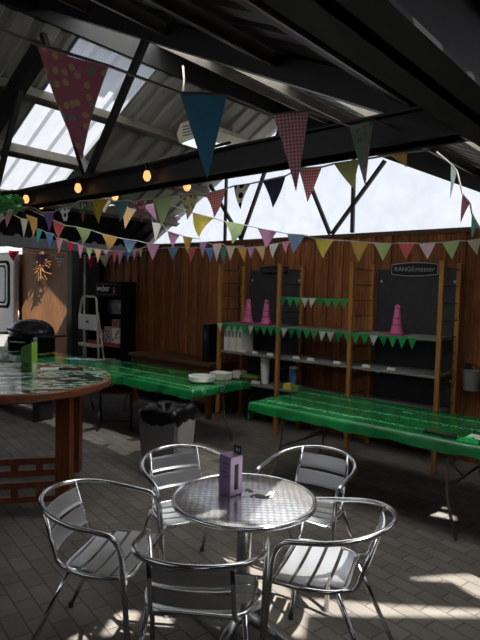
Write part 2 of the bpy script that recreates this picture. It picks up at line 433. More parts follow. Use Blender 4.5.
NAMES = dict(pinkfloral='pink floral', pinkging='pink gingham', sage='grey green printed', redging='red gingham', polka='cream with black dots', olivef='olive floral',
 palegreen='pale green', bluegrey='blue grey', whitepink='white with pink print', bwdots='white with black dots', darkfloral='red and green floral', pinkpat='patterned pink and brown',
 palepink='pale pink', sky='sky blue', brown='reddish brown', fgreen='leaf green', fwhite='mint white', fdark='bottle green')

# ================================================================== THE SETTING
o = MB(); o.box(-16, 16, -8, 22, -.1, 0); struct(o, 'floor', M_FLOOR, frame=False)
RT, RZ, ML, MR = .45, 4.02, .555, -.465          # ridge position, ridge height, slopes
RZR = 4.27
def roof_z(t): return RZ + ML*(t-RT) if t <= RT else RZR + MR*(t-RT)
def gable_z(t): return roof_z(t) if t <= RT else 4.0 - .455*(t-RT)
TL, TR_ = -2.42, 4.28                           # eaves
FS = .62                                        # fence face
# back fence: overlapping upright boards with a capping rail
o = MB(); x = -7.9; k = 0
while x < 9.0:
    d = .022 if k % 2 else 0
    o.box(x, x+.125, FS+d, FS+d+.02, 0, 2.43 - (.0)); x += .105; k += 1
struct(o, 'wall_back', M_FENCE)
o = MB(); o.box(-3.2, 9.0, FS-.015, FS+.07, 2.425, 2.475); struct(o, 'trim_1', M_DKWOOD)
# corrugated roof sheets (profile runs along s)
def sheet(t0, z0, t1, z1, s0, s1, pitch=.25, h=.035):
    o = MB(); prof = []; s = s0
    while s < s1-1e-4:
        for ds, dz in ((0, 0), (.55, 0), (.65, h), (.9, h)):
            q = s+ds*pitch
            if q <= s1+1e-6: prof.append((q, dz))
        s += pitch
    prof.append((s1, 0))
    nseg = 6
    rows = [[o.bm.verts.new((t0+(t1-t0)*i/nseg, q, z0+(z1-z0)*i/nseg+dz)) for q, dz in prof] for i in range(nseg+1)]
    for i in range(nseg):
        for j in range(len(prof)-1):
            o.bm.faces.new((rows[i][j], rows[i+1][j], rows[i+1][j+1], rows[i][j+1]))
    return o
SK0, SK1, SEND = -2.42, -1.52, .75
struct(sheet(-1.6, roof_z(-1.6)+.0, TL-.25, roof_z(TL-.25), -7.0, SEND), 'ceiling', M_SHEETD, normals=False)  # lower left strip in darker sheet: deep shade put into the colour
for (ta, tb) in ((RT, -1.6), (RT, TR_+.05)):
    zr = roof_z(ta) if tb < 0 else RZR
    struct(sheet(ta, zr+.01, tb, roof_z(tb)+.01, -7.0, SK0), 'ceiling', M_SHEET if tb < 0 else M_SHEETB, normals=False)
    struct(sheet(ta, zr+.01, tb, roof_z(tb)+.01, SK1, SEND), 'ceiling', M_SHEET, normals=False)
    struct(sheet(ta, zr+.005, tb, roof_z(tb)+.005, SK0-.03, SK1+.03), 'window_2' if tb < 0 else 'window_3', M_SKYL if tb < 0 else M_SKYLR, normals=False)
o = MB(); o.box(RT-.03, RT+.02, -7, SEND, RZ, RZR+.04).bar((RT-.22, -3.1, RZR-.05), (RT, -3.1, RZR+.04), .3, .012); struct(o, 'trim_2', M_SHEETD)
# deep barge board along the right half of the gable
o = MB(); o.prism([(RT, gable_z(RT)-.0), (TR_, gable_z(TR_+.0)+(4.0-gable_z(RT+1e-6))), (TR_, roof_z(TR_)), (RT, RZR)], FS-.02, FS+.02); struct(o, 'trim_4', M_STEEL)
# gable glazing above the fence
gp = [(TL, 2.475)]
o = MB(); o.face([(TL, FS+.03, 2.475), (TR_, FS+.03, 2.475), (TR_, FS+.03, 2.5), (RT, FS+.03, RZR), (RT, FS+.03, RZ), (TL, FS+.03, max(2.476, roof_z(TL)))])
struct(o, 'window_1', M_PANE)
# purlins along both slopes
for t in (-1.6, -.9, -.2, 1.2, 2.1, 3.0, 3.8):
    z = roof_z(t); sl = ML if t < RT else MR
    dp = .15 if t < RT else .08
    o = MB(); o.box(-.03, .03, -7, FS, -dp, -.002).box(-.03, .06, -7, FS, -dp, .01-dp)
    o.xform(Matrix.Translation((t, 0, z)) @ Matrix.Rotation(-atan(sl), 4, 'Y'))
    struct(o, 'purlin', M_STEELG)
# roof trusses: one at the gable, one across the middle
def truss(name, s, thick, gable=False):
    parts = []
    if not gable:
        r = MB(); r.box(TL, TR_, s-.05, s+.05, 2.45, 2.6); r.box(TL, TR_, s-.08, s+.08, 2.588, 2.6).box(TL, TR_, s-.08, s+.08, 2.45, 2.462)
        root = struct(r, name, M_STEEL)
        for tb in (TL, TR_):
            q = MB(); dz = .23 if tb < 0 else .08
            q.bar((RT, s, (RZ if tb < 0 else RZR)-dz), (tb, s, roof_z(tb)-dz), .1, .16 if tb < 0 else .13); struct(q, 'rafter', M_STEEL, parent=root)
        for a, b in (((-.43, 2.6), (.2, 3.72)), ((.47, 3.9), (1.15, 2.6)), ((1.15, 2.6), (1.87, 3.5)), ((-.43, 2.6), (-1.15, 3.02))):
            q = MB(); q.bar((a[0], s, a[1]), (b[0], s, b[1]), .045, .045, (0, 1, 0)); struct(q, 'web_bar', M_STEEL, parent=root)
    else:
        r = MB(); r.bar((-.46, s, 2.47), (-.46, s, roof_z(-.46)), .035, .035, (0, 1, 0)); root = struct(r, name, M_STEEL)
        for a, b in (((-.15, 2.48), (-.78, 3.3)), ((-.15, 2.48), (.48, 3.9)), ((1.3, 2.48), (.62, 3.86)), ((1.33, 2.48), (2.0, 3.28)), ((1.61, 2.48), (1.6, 3.46))):
            q = MB(); q.bar((a[0], s, a[1]), (b[0], s, b[1]), .04, .04, (0, 1, 0)); struct(q, 'web_bar', M_STEEL, parent=root)
    return root
truss('roof_truss', -2.8, .1); truss('gable_brace', FS-.05, .05, True)
# eave beams: valley beam overhead on the right, grey-faced beam on the left, with a post
o = MB(); o.box(4.30, 4.47, -7, 6, 2.25, 2.262).box(4.30, 4.47, -7, 6, 2.52, 2.532).box(4.37, 4.4, -7, 6, 2.25, 2.53)
struct(o, 'valley_beam', M_STEEL)
o = MB(); o.box(TL-.16, TL, -7, FS, 2.29, 2.62); struct(o, 'eave_beam', M_STEELL)
o = MB(); o.box(-2.62, -2.47, -.66, -.54, 0, 2.29, .01); struct(o, 'eave_post', M_STEEL)
# neighbouring bay roof over the camera, with unseen slots added and shaped to throw the sun patches
SUN = Vector((.5, -.7, 1.0))
RN0T, RN0Z, RNM = 4.38, 2.525, .46
def to_roof(x, y, z=0):
    """follow the sun up from a point to the neighbouring roof -> local (t, s)"""
    p = Vector((x, y, z)); r = p-P0
    t0, s0 = r.dot(U), r.dot(W); dt, ds = SUN.dot(U), SUN.dot(W)
    k = (RN0Z + RNM*(t0-RN0T) - z)/(SUN.z - RNM*dt)
    return t0+dt*k, s0+ds*k
def holed(name, outer, holes, M, mat):
    cu = bpy.data.curves.new(name, 'CURVE'); cu.dimensions = '2D'; cu.fill_mode = 'BOTH'
    for poly in [outer]+holes:
        sp = cu.splines.new('POLY'); sp.points.add(len(poly)-1)
        for p, q in zip(sp.points, poly): p.co = (q[0], q[1], 0, 1)
        sp.use_cyclic_u = True
    tmp = bpy.data.objects.new(name, cu); COL.objects.link(tmp); bpy.context.view_layer.update()
    dg = bpy.context.evaluated_depsgraph_get()
    me = bpy.data.meshes.new_from_object(tmp.evaluated_get(dg), depsgraph=dg)
    bpy.data.objects.remove(tmp)
    me.transform(M); me.materials.clear(); me.materials.append(mat)
    ob = bpy.data.objects.new(name, me); COL.objects.link(ob); ob['kind'] = 'structure'
    ob.location = P0; ob.rotation_euler = (0, 0, A)
    return ob
slots = [
 [(-.30, 2.9), (-.05, 2.74), (.36, 2.68), (.40, 2.87), (1.5, 2.90), (1.5, 2.955), (.95, 2.985), (.36, 3.04), (.2, 3.45), (-.1, 3.5)],
 [(1.10, 3.27), (1.34, 3.255), (1.42, 3.09), (1.8, 3.08), (1.8, 3.36), (1.38, 3.34), (1.10, 3.285)],
 [(1.5, 4.29), (1.72, 4.18), (1.75, 4.26), (1.62, 4.36), (1.5, 4.36)],
 [(1.56, 4.43), (1.76, 4.40), (1.76, 4.425), (1.56, 4.455)],
 [(-.86, 2.62), (-.72, 2.6), (-.70, 2.72), (-.84, 2.74)], [(-.66, 2.66), (-.52, 2.66), (-.5, 2.86), (-.62, 2.88)],
 [(-.62, 2.92), (-.42, 2.94), (-.40, 3.02), (-.58, 3.01)], [(-.46, 2.68), (-.32, 2.7), (-.32, 2.88), (-.44, 2.88)],
]
outer = [(RN0T, -9), (9, -9), (9, SEND), (RN0T, SEND)]
holes = [[to_roof(*p) for p in poly] for poly in slots]
MSH = Matrix(((1, 0, 0, 0), (0, 1, 0, 0), (RNM, 0, 1, RN0Z-RNM*RN0T), (0, 0, 0, 1)))
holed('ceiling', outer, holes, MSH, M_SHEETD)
# low dark roof over the left aisle
# unseen walls added beside and behind the viewer to dim the shed
o = MB(); o.box(-8.6, 9.0, -7.08, -7.0, 0, 2.6); struct(o, 'wall_front', M_SHEETD)  # stops short of the roof so daylight reaches the flags
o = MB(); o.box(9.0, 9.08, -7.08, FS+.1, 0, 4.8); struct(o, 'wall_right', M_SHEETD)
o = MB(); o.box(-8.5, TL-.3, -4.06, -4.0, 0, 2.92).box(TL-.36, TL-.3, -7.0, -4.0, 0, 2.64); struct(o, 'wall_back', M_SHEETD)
# tan panelled wall of the left aisle
o = MB(); x = -6.25
while x < -4.2: o.box(x, x+.142, .5, .53, 0, 2.6); x += .145
struct(o, 'wall_left', M_TAN)
o = MB(); o.box(-4.2, -3.45, .5, .54, 0, 2.6); struct(o, 'trim_3', M_MATTE)

ML2 = Matrix(((1, 0, 0, 0), (0, 1, 0, 0), (-.05, 0, 1, 2.64-.05*2.52), (0, 0, 0, 1)))
holed('ceiling', [(-8.4, -4), (TL-.1, -4), (TL-.1, FS+.1), (-8.4, FS+.1)],
      [[(-6.4, -.42), (-4.8, -.2), (-4.8, -.05), (-6.4, -.2)], [(-5.0, .12), (-3.3, .12), (-3.3, .22), (-5.0, .34)]], ML2, M_SHEETD)  # unseen slots added to the aisle roof for streaks of sun
# ================================================================== BISTRO TABLE AND CHAIRS
TC = (.043, 2.69)
bt = thing('bistro_table', 'round swirl-patterned metal bistro table standing among the five aluminium armchairs', 'table', (TC[0], TC[1], 0))
MB().lathe([(0.001, .7165), (.2, .7166), (.335, .7165), (.345, .715)], 72).build('tabletop', M_SWIRL, bt, True, normals=True)
MB().tube([(.352*cos(2*PI*k/72), .352*sin(2*PI*k/72), .706) for k in range(72)], .0135, 10, True).build('rim', M_CHROME, bt, True, label='rounded polished metal rim')
MB().lathe([(.1, .69), (.1, .70), (.03, .68), (.03, .12), (.05, .08)][::-1], 24).build('column', M_CASTA, bt, 'auto')
for i in range(4):
    a = PI/4 + i*PI/2 + .3
    MB().tube([(.02*cos(a), .02*sin(a), .115), (.14*cos(a), .14*sin(a), .08), (.28*cos(a), .28*sin(a), .022)], [.032, .026, .018], 10).build('foot', M_CASTA, bt, True)

def make_chair(label):
    root = thing('armchair', label, 'chair', group='aluminium armchairs round the bistro table')
    R_ = .0125
    hw = .268
    side = [(hw-.012, .235, 0.0), (hw, .185, .60), (hw, .145, .665), (hw+.002, -.04, .69)]
    pts = fillet(side[:1] + [side[1], side[2]] + side[3:], .07, 5)
    arc = []
    for k in range(1, 24):
        th = PI*k/24; arc.append(Vector((hw*cos(th), -.04-.265*sin(th), .69+.05*sin(th))))
    left = [Vector((-p.x, p.y, p.z)) for p in pts][::-1]
    MB().tube(pts + arc + left, R_, 12).build('arm_rail', M_CHROME, root, True, label='bent tube forming front legs, arms and back rail')
    # seat frame
    fr_ = fillet([(-.225, .205, .455), (.225, .205, .455), (.235, 0, .455), (.185, -.125, .455), (-.185, -.125, .455), (-.235, 0, .455), (-.225, .205, .455)], .06, 4)
    MB().tube(fr_[:-1], .011, 10, True).build('seat_frame', M_CHROME, root, True)
    # slats across the seat
    for i in range(4):
        y0 = -.108 + i*.078
        m = MB(); n = 10; w = (.178, .205, .222, .218)[i]
        for s_ in range(n):
            xa, xb = -w+2*w*s_/n, -w+2*w*(s_+1)/n
            za, zb = .467-.012*(1-(xa/w)**2), .467-.012*(1-(xb/w)**2)
            if True:
                vs = [(xa, y0, za), (xb, y0, zb), (xb, y0+.06, zb), (xa, y0+.06, za)]
                m.face(vs); m.face([(p[0], p[1], p[2]-.006) for p in vs][::-1])
                m.face([vs[0], (xa, y0, za-.006), (xb, y0, zb-.006), vs[1]]); m.face([vs[3], vs[2], (xb, y0+.06, zb-.006), (xa, y0+.06, za-.006)])
        m.build('seat_slat', M_SLAT, root)
    # back uprights and legs
    XB = .158; yr = -.04-.265*sqrt(1-(XB/hw)**2)
    for sx in (-1, 1):
        up = fillet([(sx*.195, -.06, .45), (sx*.168, -.165, .455), (sx*XB, yr+.004, .735)], .06, 5)
        MB().tube(up, .0105, 10).build('back_upright', M_CHROME, root, True)
        MB().tube([(sx*.2, -.09, .45), (sx*.222, -.2, .22), (sx*.24, -.30, .012)], .0115, 10).build('rear_leg', M_CHROME, root, True)
        MB().tube([(sx*.222, .195, .455), (sx*.26, .205, .45)], .009, 8).build('bracket', M_CHROME, root, True)
        for fx, fy in ((hw-.012, .235), (.24, -.302)):
            MB().lathe([(.015, 0), (.015, .03)], 12, (sx*fx, fy, 0)).build('foot_cap', M_GREYD, root, 'auto', label='grey plastic foot cap')
    # two broad curved back slats
    for z0, z1 in ((.52, .605), (.622, .705)):
        m = MB(); n = 14
        def P(k, z, off):
            x = XB*(-1+2*k/n); y = yr - .022*(1-(x/XB)**2) + .006 + off
            return (x, y+(.735-z)*(yr+.165)/-.28, z)
        for k in range(n):
            zz = (z0, z0+.012, z1-.012, z1); of = (.004, -.002, -.002, .004)
            for j in range(3):
                m.face([P(k, zz[j], of[j]), P(k+1, zz[j], of[j]), P(k+1, zz[j+1], of[j+1]), P(k, zz[j+1], of[j+1])])
                m.face([P(k, zz[j], of[j]+.006), P(k, zz[j+1], of[j+1]+.006), P(k+1, zz[j+1], of[j+1]+.006), P(k+1, zz[j], of[j]+.006)])
            for z in (z0, z1): m.face([P(k, z, .004), P(k+1, z, .004), P(k+1, z, .01), P(k, z, .01)])
        m.build('back_slat', M_SLAT, root, True, normals=False)
    return root
CH = [((-.63, 2.61), (.985, -.17), 'aluminium armchair left of the bistro table, in side view facing right'),
      ((-.275, 3.19), (.5, -.87), 'aluminium armchair behind the bistro table on the left, in front of the grey bin'),
      ((.43, 3.25), (-.55, -.83), 'aluminium armchair behind the bistro table on the right, its back towards the right green table'),
      ((.438, 2.515), (-.93, .36), 'aluminium armchair right of the bistro table with sunlit slatted seat'),
      ((-.14, 2.235), (.1, .995), 'nearest aluminium armchair, seen from behind with its dark slatted back')]
ch0 = None
for (cx, cy), (fx, fy), lab in CH:
    if ch0 is None: c = ch0 = make_chair(lab)
    else: c = copy_tree(ch0); c['label'] = lab
    c.location = (cx, cy, 0); c.rotation_euler = (0, 0, atan2(fy, fx)-PI/2)

# lilac box and leaflet on the bistro table
ZB = .7172
lb = thing('carton', 'lilac carton with a tall cut-out window and dark tag, standing on the bistro table', 'box', (-.028, 2.735, ZB), radians(43))
m = MB(); W2, D2, H2 = .042, .042, .2
m.box(-W2, W2, -D2, D2, 0, H2, .002)
m.build('body', M_LILAC, lb)
m = MB(); m.box(-W2+.003, W2-.003, -D2-.0015, -D2, .004, H2-.004); m.build('lit_face', M_LILACL, lb, label='paler lilac face, lightened as if lit')  # whole face made paler, the light on it put into the colour
m = MB(); m.box(-.014, .012, -D2-.003, -D2-.001, .03, .16); m.build('cut_out', M_SIGNB, lb, label='dark tall window in the carton')
m = MB(); m.box(.036, .0395, -.036, .02, H2, H2+.042); m.build('tag', M_GREENDK, lb, label='dark green tag rising above the carton')
m = MB(); m.box(.0345, .0362, -.026, .004, H2+.014, H2+.028); m.build('tag_print', M_SILVER, lb, label='pale print on the tag')
m = MB()
for k in range(4): m.box(-W2-.001, -W2-.0004, -.026, .02-.01*(k % 2), .16-.022*k, .167-.022*k)
m.build('side_print', M_GREYD, lb, label='small dark print on the side of the carton')
M_LEAFLET = mk_print('leaflet_print', srgb(226, 224, 222), srgb(28, 28, 28), 12, .53)
m = MB(); m.box(-.075, .075, -.052, .052, 0, .0015)
lf = m.build('leaflet', M_LEAFLET); tag(lf, 'black and white leaflet lying flat on the bistro table beside the lilac carton', 'leaflet')
lf.location = (.115, 2.73, ZB); lf.rotation_euler = (0, 0, radians(-12))

# ================================================================== ROUND WOODEN TABLE
RC = (-1.93, 4.47); RR = .86
rt = thing('pub_table', 'high round reddish wooden table under a printed cover at the left edge', 'table', (RC[0], RC[1], 0))
MB().lathe([(.0, .925), (RR-.03, .925), (RR, .94), (RR, .985), (RR-.015, .997), (0.0, .997)][1:-1], 72).build('tabletop', M_MAHOGT, rt, 'auto')
legs = []
for i in range(4):
    a = atan2(4.07-RC[1], -1.3-RC[0]) + i*PI/2
    p = (.74*cos(a), .74*sin(a)); legs.append((p, a))
    MB().box(-.055, .055, -.055, .055, 0, .925, .006).xform(Matrix.Translation((p[0], p[1], 0)) @ Matrix.Rotation(a+.55, 4, 'Z')).build('leg', M_MAHOG, rt)
for i in (3,):
    (p, a), (q, b) = legs[i], legs[(i+1) % 4]
    p, q = Vector((p[0], p[1], 0)), Vector((q[0], q[1], 0))
    for zz in ((.15, .26), (.35, .44)):
        s_ = MB()
        for z in zz: s_.bar(p+Vector((0, 0, z)), q+Vector((0, 0, z)), .04, .046)
        for f in (.17, .34, .5, .66, .83):
            c_ = p.lerp(q, f); s_.bar(c_+Vector((0, 0, zz[0])), c_+Vector((0, 0, zz[1])), .035, .05, (q-p).normalized())
        s_.build('stretcher', M_MAHOG, rt, label='low ladder-pattern stretcher between two legs')
M_MAP = mk_mapcloth()
cv = MB().lathe([(.001, .9985), (RR-.03, .9985), (RR-.025, .9975)], 64).build('table_cover', M_MAP); cv.location = (RC[0], RC[1], 0)
tag(cv, 'glossy green and white printed cover spread on the high round wooden table', 'tablecloth')
ZR = 1.0
gc = thing('carton', 'lime green carton with a slanted top, standing on the high round wooden table', 'box', (-1.79, 4.74, ZR), radians(-40))
m = MB(); m.prism([(-.18, 0), (.0, 0), (.0, .255), (-.18, .2)], -.025, .025, 'y')
m.build('body', M_LIMED, gc)
MB().box(0, .0015, -.027, .027, 0, .262).build('spine', M_LIME, gc, label='bright lime spine of the carton')
MB().box(-.13, -.05, -.026, -.0252, .03, .075).build('logo_patch', M_GREENDK, gc, label='dark printed patch on the carton side')
MB().box(.0015, .0022, -.018, .018, .01, .07).build('label_patch', M_WHITE, gc, label='white label low on the spine')
pp = MB().box(-.1, .1, -.07, .07, 0, .002).build('paper_sheet', M_WHITE); pp.location = (-1.7, 4.93, ZR); pp.rotation_euler = (0, 0, .4)
tag(pp, 'loose white sheet of paper on the high round table behind the lime carton', 'paper')
pn = thing('marker_pen', 'fat red pen with black cap lying across the high round wooden table', 'pen', (-1.53, 4.87, ZR+.012), .15)
MB().tube([(-.02, 0, 0), (.13, 0, 0)], .012, 10).build('barrel', M_REDDK, pn, True)
MB().tube([(-.085, 0, 0), (-.02, 0, 0)], .0125, 10).build('cap', M_BLACK, pn, True, label='black cap')

# ================================================================== TRESTLE TABLES WITH GREEN CLOTHS
TZ = .72
def trestle(label, t0, t1, s0, s1, name='trestle_table'):
    root = thing(name, label, 'table', T((t0+t1)/2, (s0+s1)/2), A, 'folding trestle tables under green cloths')
    L, D = (t1-t0)/2, (s1-s0)/2
    MB().box(-L, L, -D, D, TZ-.05, TZ-.008, .006).build('tabletop', M_GREY, root)
    for sx in (-1, 1):
        x = sx*(L-.28)
        for sy in (-1, 1):
            pts = fillet([(x, sy*(D-.12), TZ-.05), (x, sy*(D-.09), .3), (x+sx*.1, sy*(D-.05), .0)], .1, 4)
            MB().tube(pts, .013, 8).build('leg', M_STEELG, root, True)
        MB().tube([(x, -D+.1, .34), (x, D-.1, .34)], .01, 8).build('crossbar', M_STEELG, root, True)
        MB().tube([(x, 0, .34), (x-sx*.42, 0, TZ-.05)], .009, 8).build('brace', M_STEELG, root, True)
    return root
def cloth(label, t0, t1, s0, s1, drop=.09, dl=.09, dr=.09, seed=0):
    rnd = random.Random(seed); L, D = (t1-t0)/2+.012, (s1-s0)/2+.012; m = MB()
    nx, ny = 60, 18; rows = []
    ys = [(-D-.012, -drop), (-D-.006, -.02)] + [(-D+2*D*j/ny, 0) for j in range(ny+1)] + [(D+.006, -.02), (D+.012, -drop)]
    xs = [(-L-.010, -dl), (-L-.005, -.02)] + [(-L+2*L*i/nx, 0) for i in range(nx+1)] + [(L+.005, -.02), (L+.010, -dr)]
    ph = [rnd.uniform(0, 6) for _ in range(6)]
    for x, zx in xs:
        row = []
        for y, zy in ys:
            z = TZ + min(zx, zy) if (zx < 0 or zy < 0) else TZ + .003*(1+sin(x*7+ph[0]+y*3))*.5 + .002*(1+sin(y*13+ph[1]+x*2))
            if zx < -.03 or zy < -.03: z += .006*sin(x*9+ph[2]) + .004*sin(x*23+y*17+ph[3])
            if zy < -.03: yy = y + (.004*sin(x*14+ph[4])-.004)*(1 if y > 0 else -1)*-1
            else: yy = y
            xx = x + (.012*sin(y*16+ph[5]) if zx < -.03 else 0)
            row.append(m.bm.verts.new((xx, yy, z)))
        rows.append(row)
    for i in range(len(rows)-1):
        for j in range(len(ys)-1): m.bm.faces.new((rows[i][j], rows[i+1][j], rows[i+1][j+1], rows[i][j+1]))
    ob = m.build('tablecloth', M_CLOTH, None, True); ob.location = T((t0+t1)/2, (s0+s1)/2); ob.rotation_euler = (0, 0, A)
    tag(ob, label, 'tablecloth', 'green vinyl tablecloths'); return ob
trestle('long folding table in front of the pine shelves, right of the bistro set', 1.73, 3.80, -1.40, -.47)
cloth('shiny green cloth with white print on the long table in front of the shelves', 1.73, 3.80, -1.40, -.47, .08, .17, .12, 1)
trestle('long folding table behind the grey bin, carrying the white dishes', -1.45, .95, -1.40, -.52)
cloth('shiny green cloth under the white dishes on the table behind the bin', -1.45, .95, -1.40, -.52, .09, .04, .07, 2)
trestle('folding table carrying the black barbecue behind the round wooden table', -4.0, -1.53, -1.40, -.72)
cloth('shiny green cloth under the black barbecue at the far left', -4.0, -1.53, -1.40, -.72, .09, .09, .04, 3)
# things on the tables
d = thing('serving_dish', 'round white dish nearest the end of the left green table', 'dish', T(.66, -.98, TZ+.006))
MB().lathe([(.1, 0), (.145, .02), (.15, .065), (.14, .066), (.13, .03), (.001, .02)], 32).build('bowl', M_WHITE, d, 'auto')
MB().tube([(.147*cos(2*PI*k/40), .147*sin(2*PI*k/40), .066) for k in range(40)], .006, 8, True).build('rim', M_WHITE, d, True)
d = thing('cake_box', 'square white box beside the round dish on the left green table', 'box', T(.68, -.68, TZ+.006), A+.2)
MB().box(-.1, .1, -.08, .08, 0, .07, .006).build('body', M_CREAM, d)
MB().box(-.106, .106, -.086, .086, .062, .085, .006).build('lid', M_WHITE, d)
for i, (t, s, lab, mt) in enumerate(((-1.84, -1.02, 'blue and white magazine at the end of the barbecue table', M_BLUE), (-1.64, -.84, 'pale magazine lying open behind the blue one on the barbecue table', M_CREAM))):
    q = MB().box(-.12, .12, -.09, .09, 0, .008, .002).build('magazine', mk_print('magazine_print_%d' % i, srgb(190, 200, 214), srgb(80, 110, 160) if i == 0 else srgb(150, 160, 176), 9, .5)); q.location = T(t, s, TZ+.0105); q.rotation_euler = (0, 0, A+.3*i)
    tag(q, lab, 'magazine')
sg = thing('table_sign', 'small dark plaque with pale lettering on the right green table', 'sign', T(3.44, -1.27, TZ+.006), A)
MB().box(-.115, .115, -.045, .045, 0, .012, .003).build('plaque', M_SIGNB, sg)
m = MB()
for k in range(6):
    x = -.085+.031*k; m.box(x, x+.006, -.022, .022, .012, .013).box(x+.006, x+.02, .014 if k % 2 else -.022, .022 if k % 2 else -.014, .012, .013)
m.build('lettering', M_SILVER, sg, label='pale worn lettering')
gl = MB(); gl.prism([(-.07, 0), (-.03, .02), (.03, .03), (.07, 0)], -.035, .035); gl = gl.build('clip', plain('bright_green_plastic', srgb(40, 220, 110), .3)); gl.location = T(3.66, -1.33, TZ+.006); gl.rotation_euler = (0, 0, A)
tag(gl, 'bright green plastic clip near the corner of the right green table', 'clip')
ws = MB().box(-.1, .1, -.07, .07, 0, .002).build('paper_sheet', M_WHITE); ws.location = T(3.71, -1.16, TZ+.006); ws.rotation_euler = (0, 0, A)
tag(ws, 'white sheet of paper on the right green table at the picture edge', 'paper')

# barbecue
bq = thing('barbecue', 'black domed gas barbecue standing on the green cloth at the far left', 'barbecue', T(-2.98, -1.04, TZ+.152), A+.15)
prof = [(.40, .14), (.405, .17), (.38, .235), (.31, .30), (.2, .345), (.08, .362), (.001, .365)]
MB().lathe(prof, 40).xform(Matrix.Diagonal((1, .72, 1, 1))).build('lid', M_GRILLGREY, bq, 'auto')
MB().lathe([(.2, .06), (.34, .09), (.385, .13), (.39, .14)], 40).xform(Matrix.Diagonal((1, .72, 1, 1))).build('tub', M_ENAMEL, bq, 'auto')
MB().tube(fillet([(-.13, -.27, .2), (-.13, -.34, .22), (.13, -.34, .22), (.13, -.27, .2)], .04), .014, 10).build('lid_handle', M_BLACK, bq, True)
MB().lathe([(.026, 0), (.026, .015)], 16).xform(Matrix.Translation((0, -.21, .285)) @ Matrix.Rotation(radians(60), 4, 'X')).build('thermometer', M_SILVER, bq, 'auto', label='silver thermometer dial')
for sx in (-1, 1):
    MB().box(sx*.36 if sx > 0 else -.62, .56 if sx > 0 else -.36, -.2, .2, .115, .14, .01).build('side_table', M_BLACK, bq)
    MB().box(sx*.28-.03, sx*.28+.03, -.2, .2, -.14, .09, .008).build('stand_foot', M_BLACK, bq)
MB().lathe([(.034, 0), (.034, .03), (.02, .04)], 16).xform(Matrix.Translation((.47, -.27, .1)) @ Matrix.Rotation(PI/2, 4, 'X')).build('control_knob', M_SILVER, bq, 'auto', label='silver control knob')
MB().box(-.12, .12, -.3, -.2, .02, .035, .004).build('drip_tray', M_SILVER, bq, label='pale drip tray')

# red bench under the tables, and a folding chair
rb = thing('bench', 'low bench with a red cover beneath the barbecue table', 'bench', T(-2.2, -1.62), A)
MB().box(-.75, .75, -.16, .16, .34, .40, .015).build('seat', M_RED, rb)
for sx in (-1, 1):
    MB().box(sx*.6-.03, sx*.6+.03, -.13, .13, 0, .34, .004).build('leg', M_BLACK, rb)
fc = thing('folding_chair', 'black folding chair with dark red seat pushed under the left green table', 'chair', T(-.72, -1.12), A+.9)
MB().box(-.2, .2, -.19, .19, .44, .47, .012).build('seat', M_REDDK, fc)
for sx in (-1, 1):
    MB().tube([(sx*.2, -.26, 0), (sx*.2, .12, .445)], .0125, 8).build('leg', M_BLACK, fc, True)
    MB().tube([(sx*.185, .26, 0), (sx*.185, -.12, .445)], .0125, 8).build('leg', M_BLACK, fc, True)
MB().tube([(-.2, -.18, .1), (.2, -.18, .1)], .009, 8).build('stretcher', M_BLACK, fc, True)
fc2 = thing('folding_chair', 'dark folding chair half out of frame beyond the right green table end', 'chair', T(4.22, -1.63), A+1.3)
MB().box(-.2, .2, -.19, .19, .44, .47, .012).build('seat', M_BLACK, fc2)
for sx in (-1, 1):
    MB().tube(fillet([(sx*.2, -.26, 0), (sx*.2, .16, .46), (sx*.2, .22, .6)], .05), .0125, 8).build('leg', M_BLACK, fc2, True)
    MB().tube([(sx*.185, .26, 0), (sx*.185, -.12, .445)], .0125, 8).build('leg', M_BLACK, fc2, True)

# bin
bn = thing('litter_bin', 'square grey bin lined with a black bag, in front of the left green table', 'bin', (-.66, 5.1, 0), A+.28)
m = MB()
a_, b_ = .165, .195
vs0 = [m.bm.verts.new((x*a_, y*a_, 0)) for x, y in ((-1, -1), (1, -1), (1, 1), (-1, 1))]; vs1 = [m.bm.verts.new((x*b_, y*b_, .56)) for x, y in ((-1, -1), (1, -1), (1, 1), (-1, 1))]
m.bm.faces.new(vs0[::-1])
for i in range(4): m.bm.faces.new((vs0[i], vs0[(i+1) % 4], vs1[(i+1) % 4], vs1[i]))
m.build('body', M_GREY, bn)
m = MB(); rings = []; rnd = random.Random(3)
for lev, (sc, z) in enumerate(((1.02, .49), (1.1, .53), (1.14, .6), (1.1, .64), (.95, .655), (.8, .63), (.6, .56))):
    ring = []
    for k in range(40):
        a = 2*PI*k/40; q = b_*sc/max(abs(cos(a)), abs(sin(a)))*(.93)
        q = min(q, b_*sc*1.25); q *= 1+.03*sin(9*a+lev)+rnd.uniform(-.015, .015)
        ring.append(m.bm.verts.new((q*cos(a), q*sin(a), z+.018*sin(5*a+lev)*(1 if lev != 4 else .5))))
    rings.append(ring)
for i in range(6):
    for k in range(40): m.bm.faces.new((rings[i][k], rings[i][(k+1) % 40], rings[i+1][(k+1) % 40], rings[i+1][k]))
m.bm.faces.new(rings[-1]); m.build('bin_bag', M_BAG, bn, True, label='black bag folded over the rim')

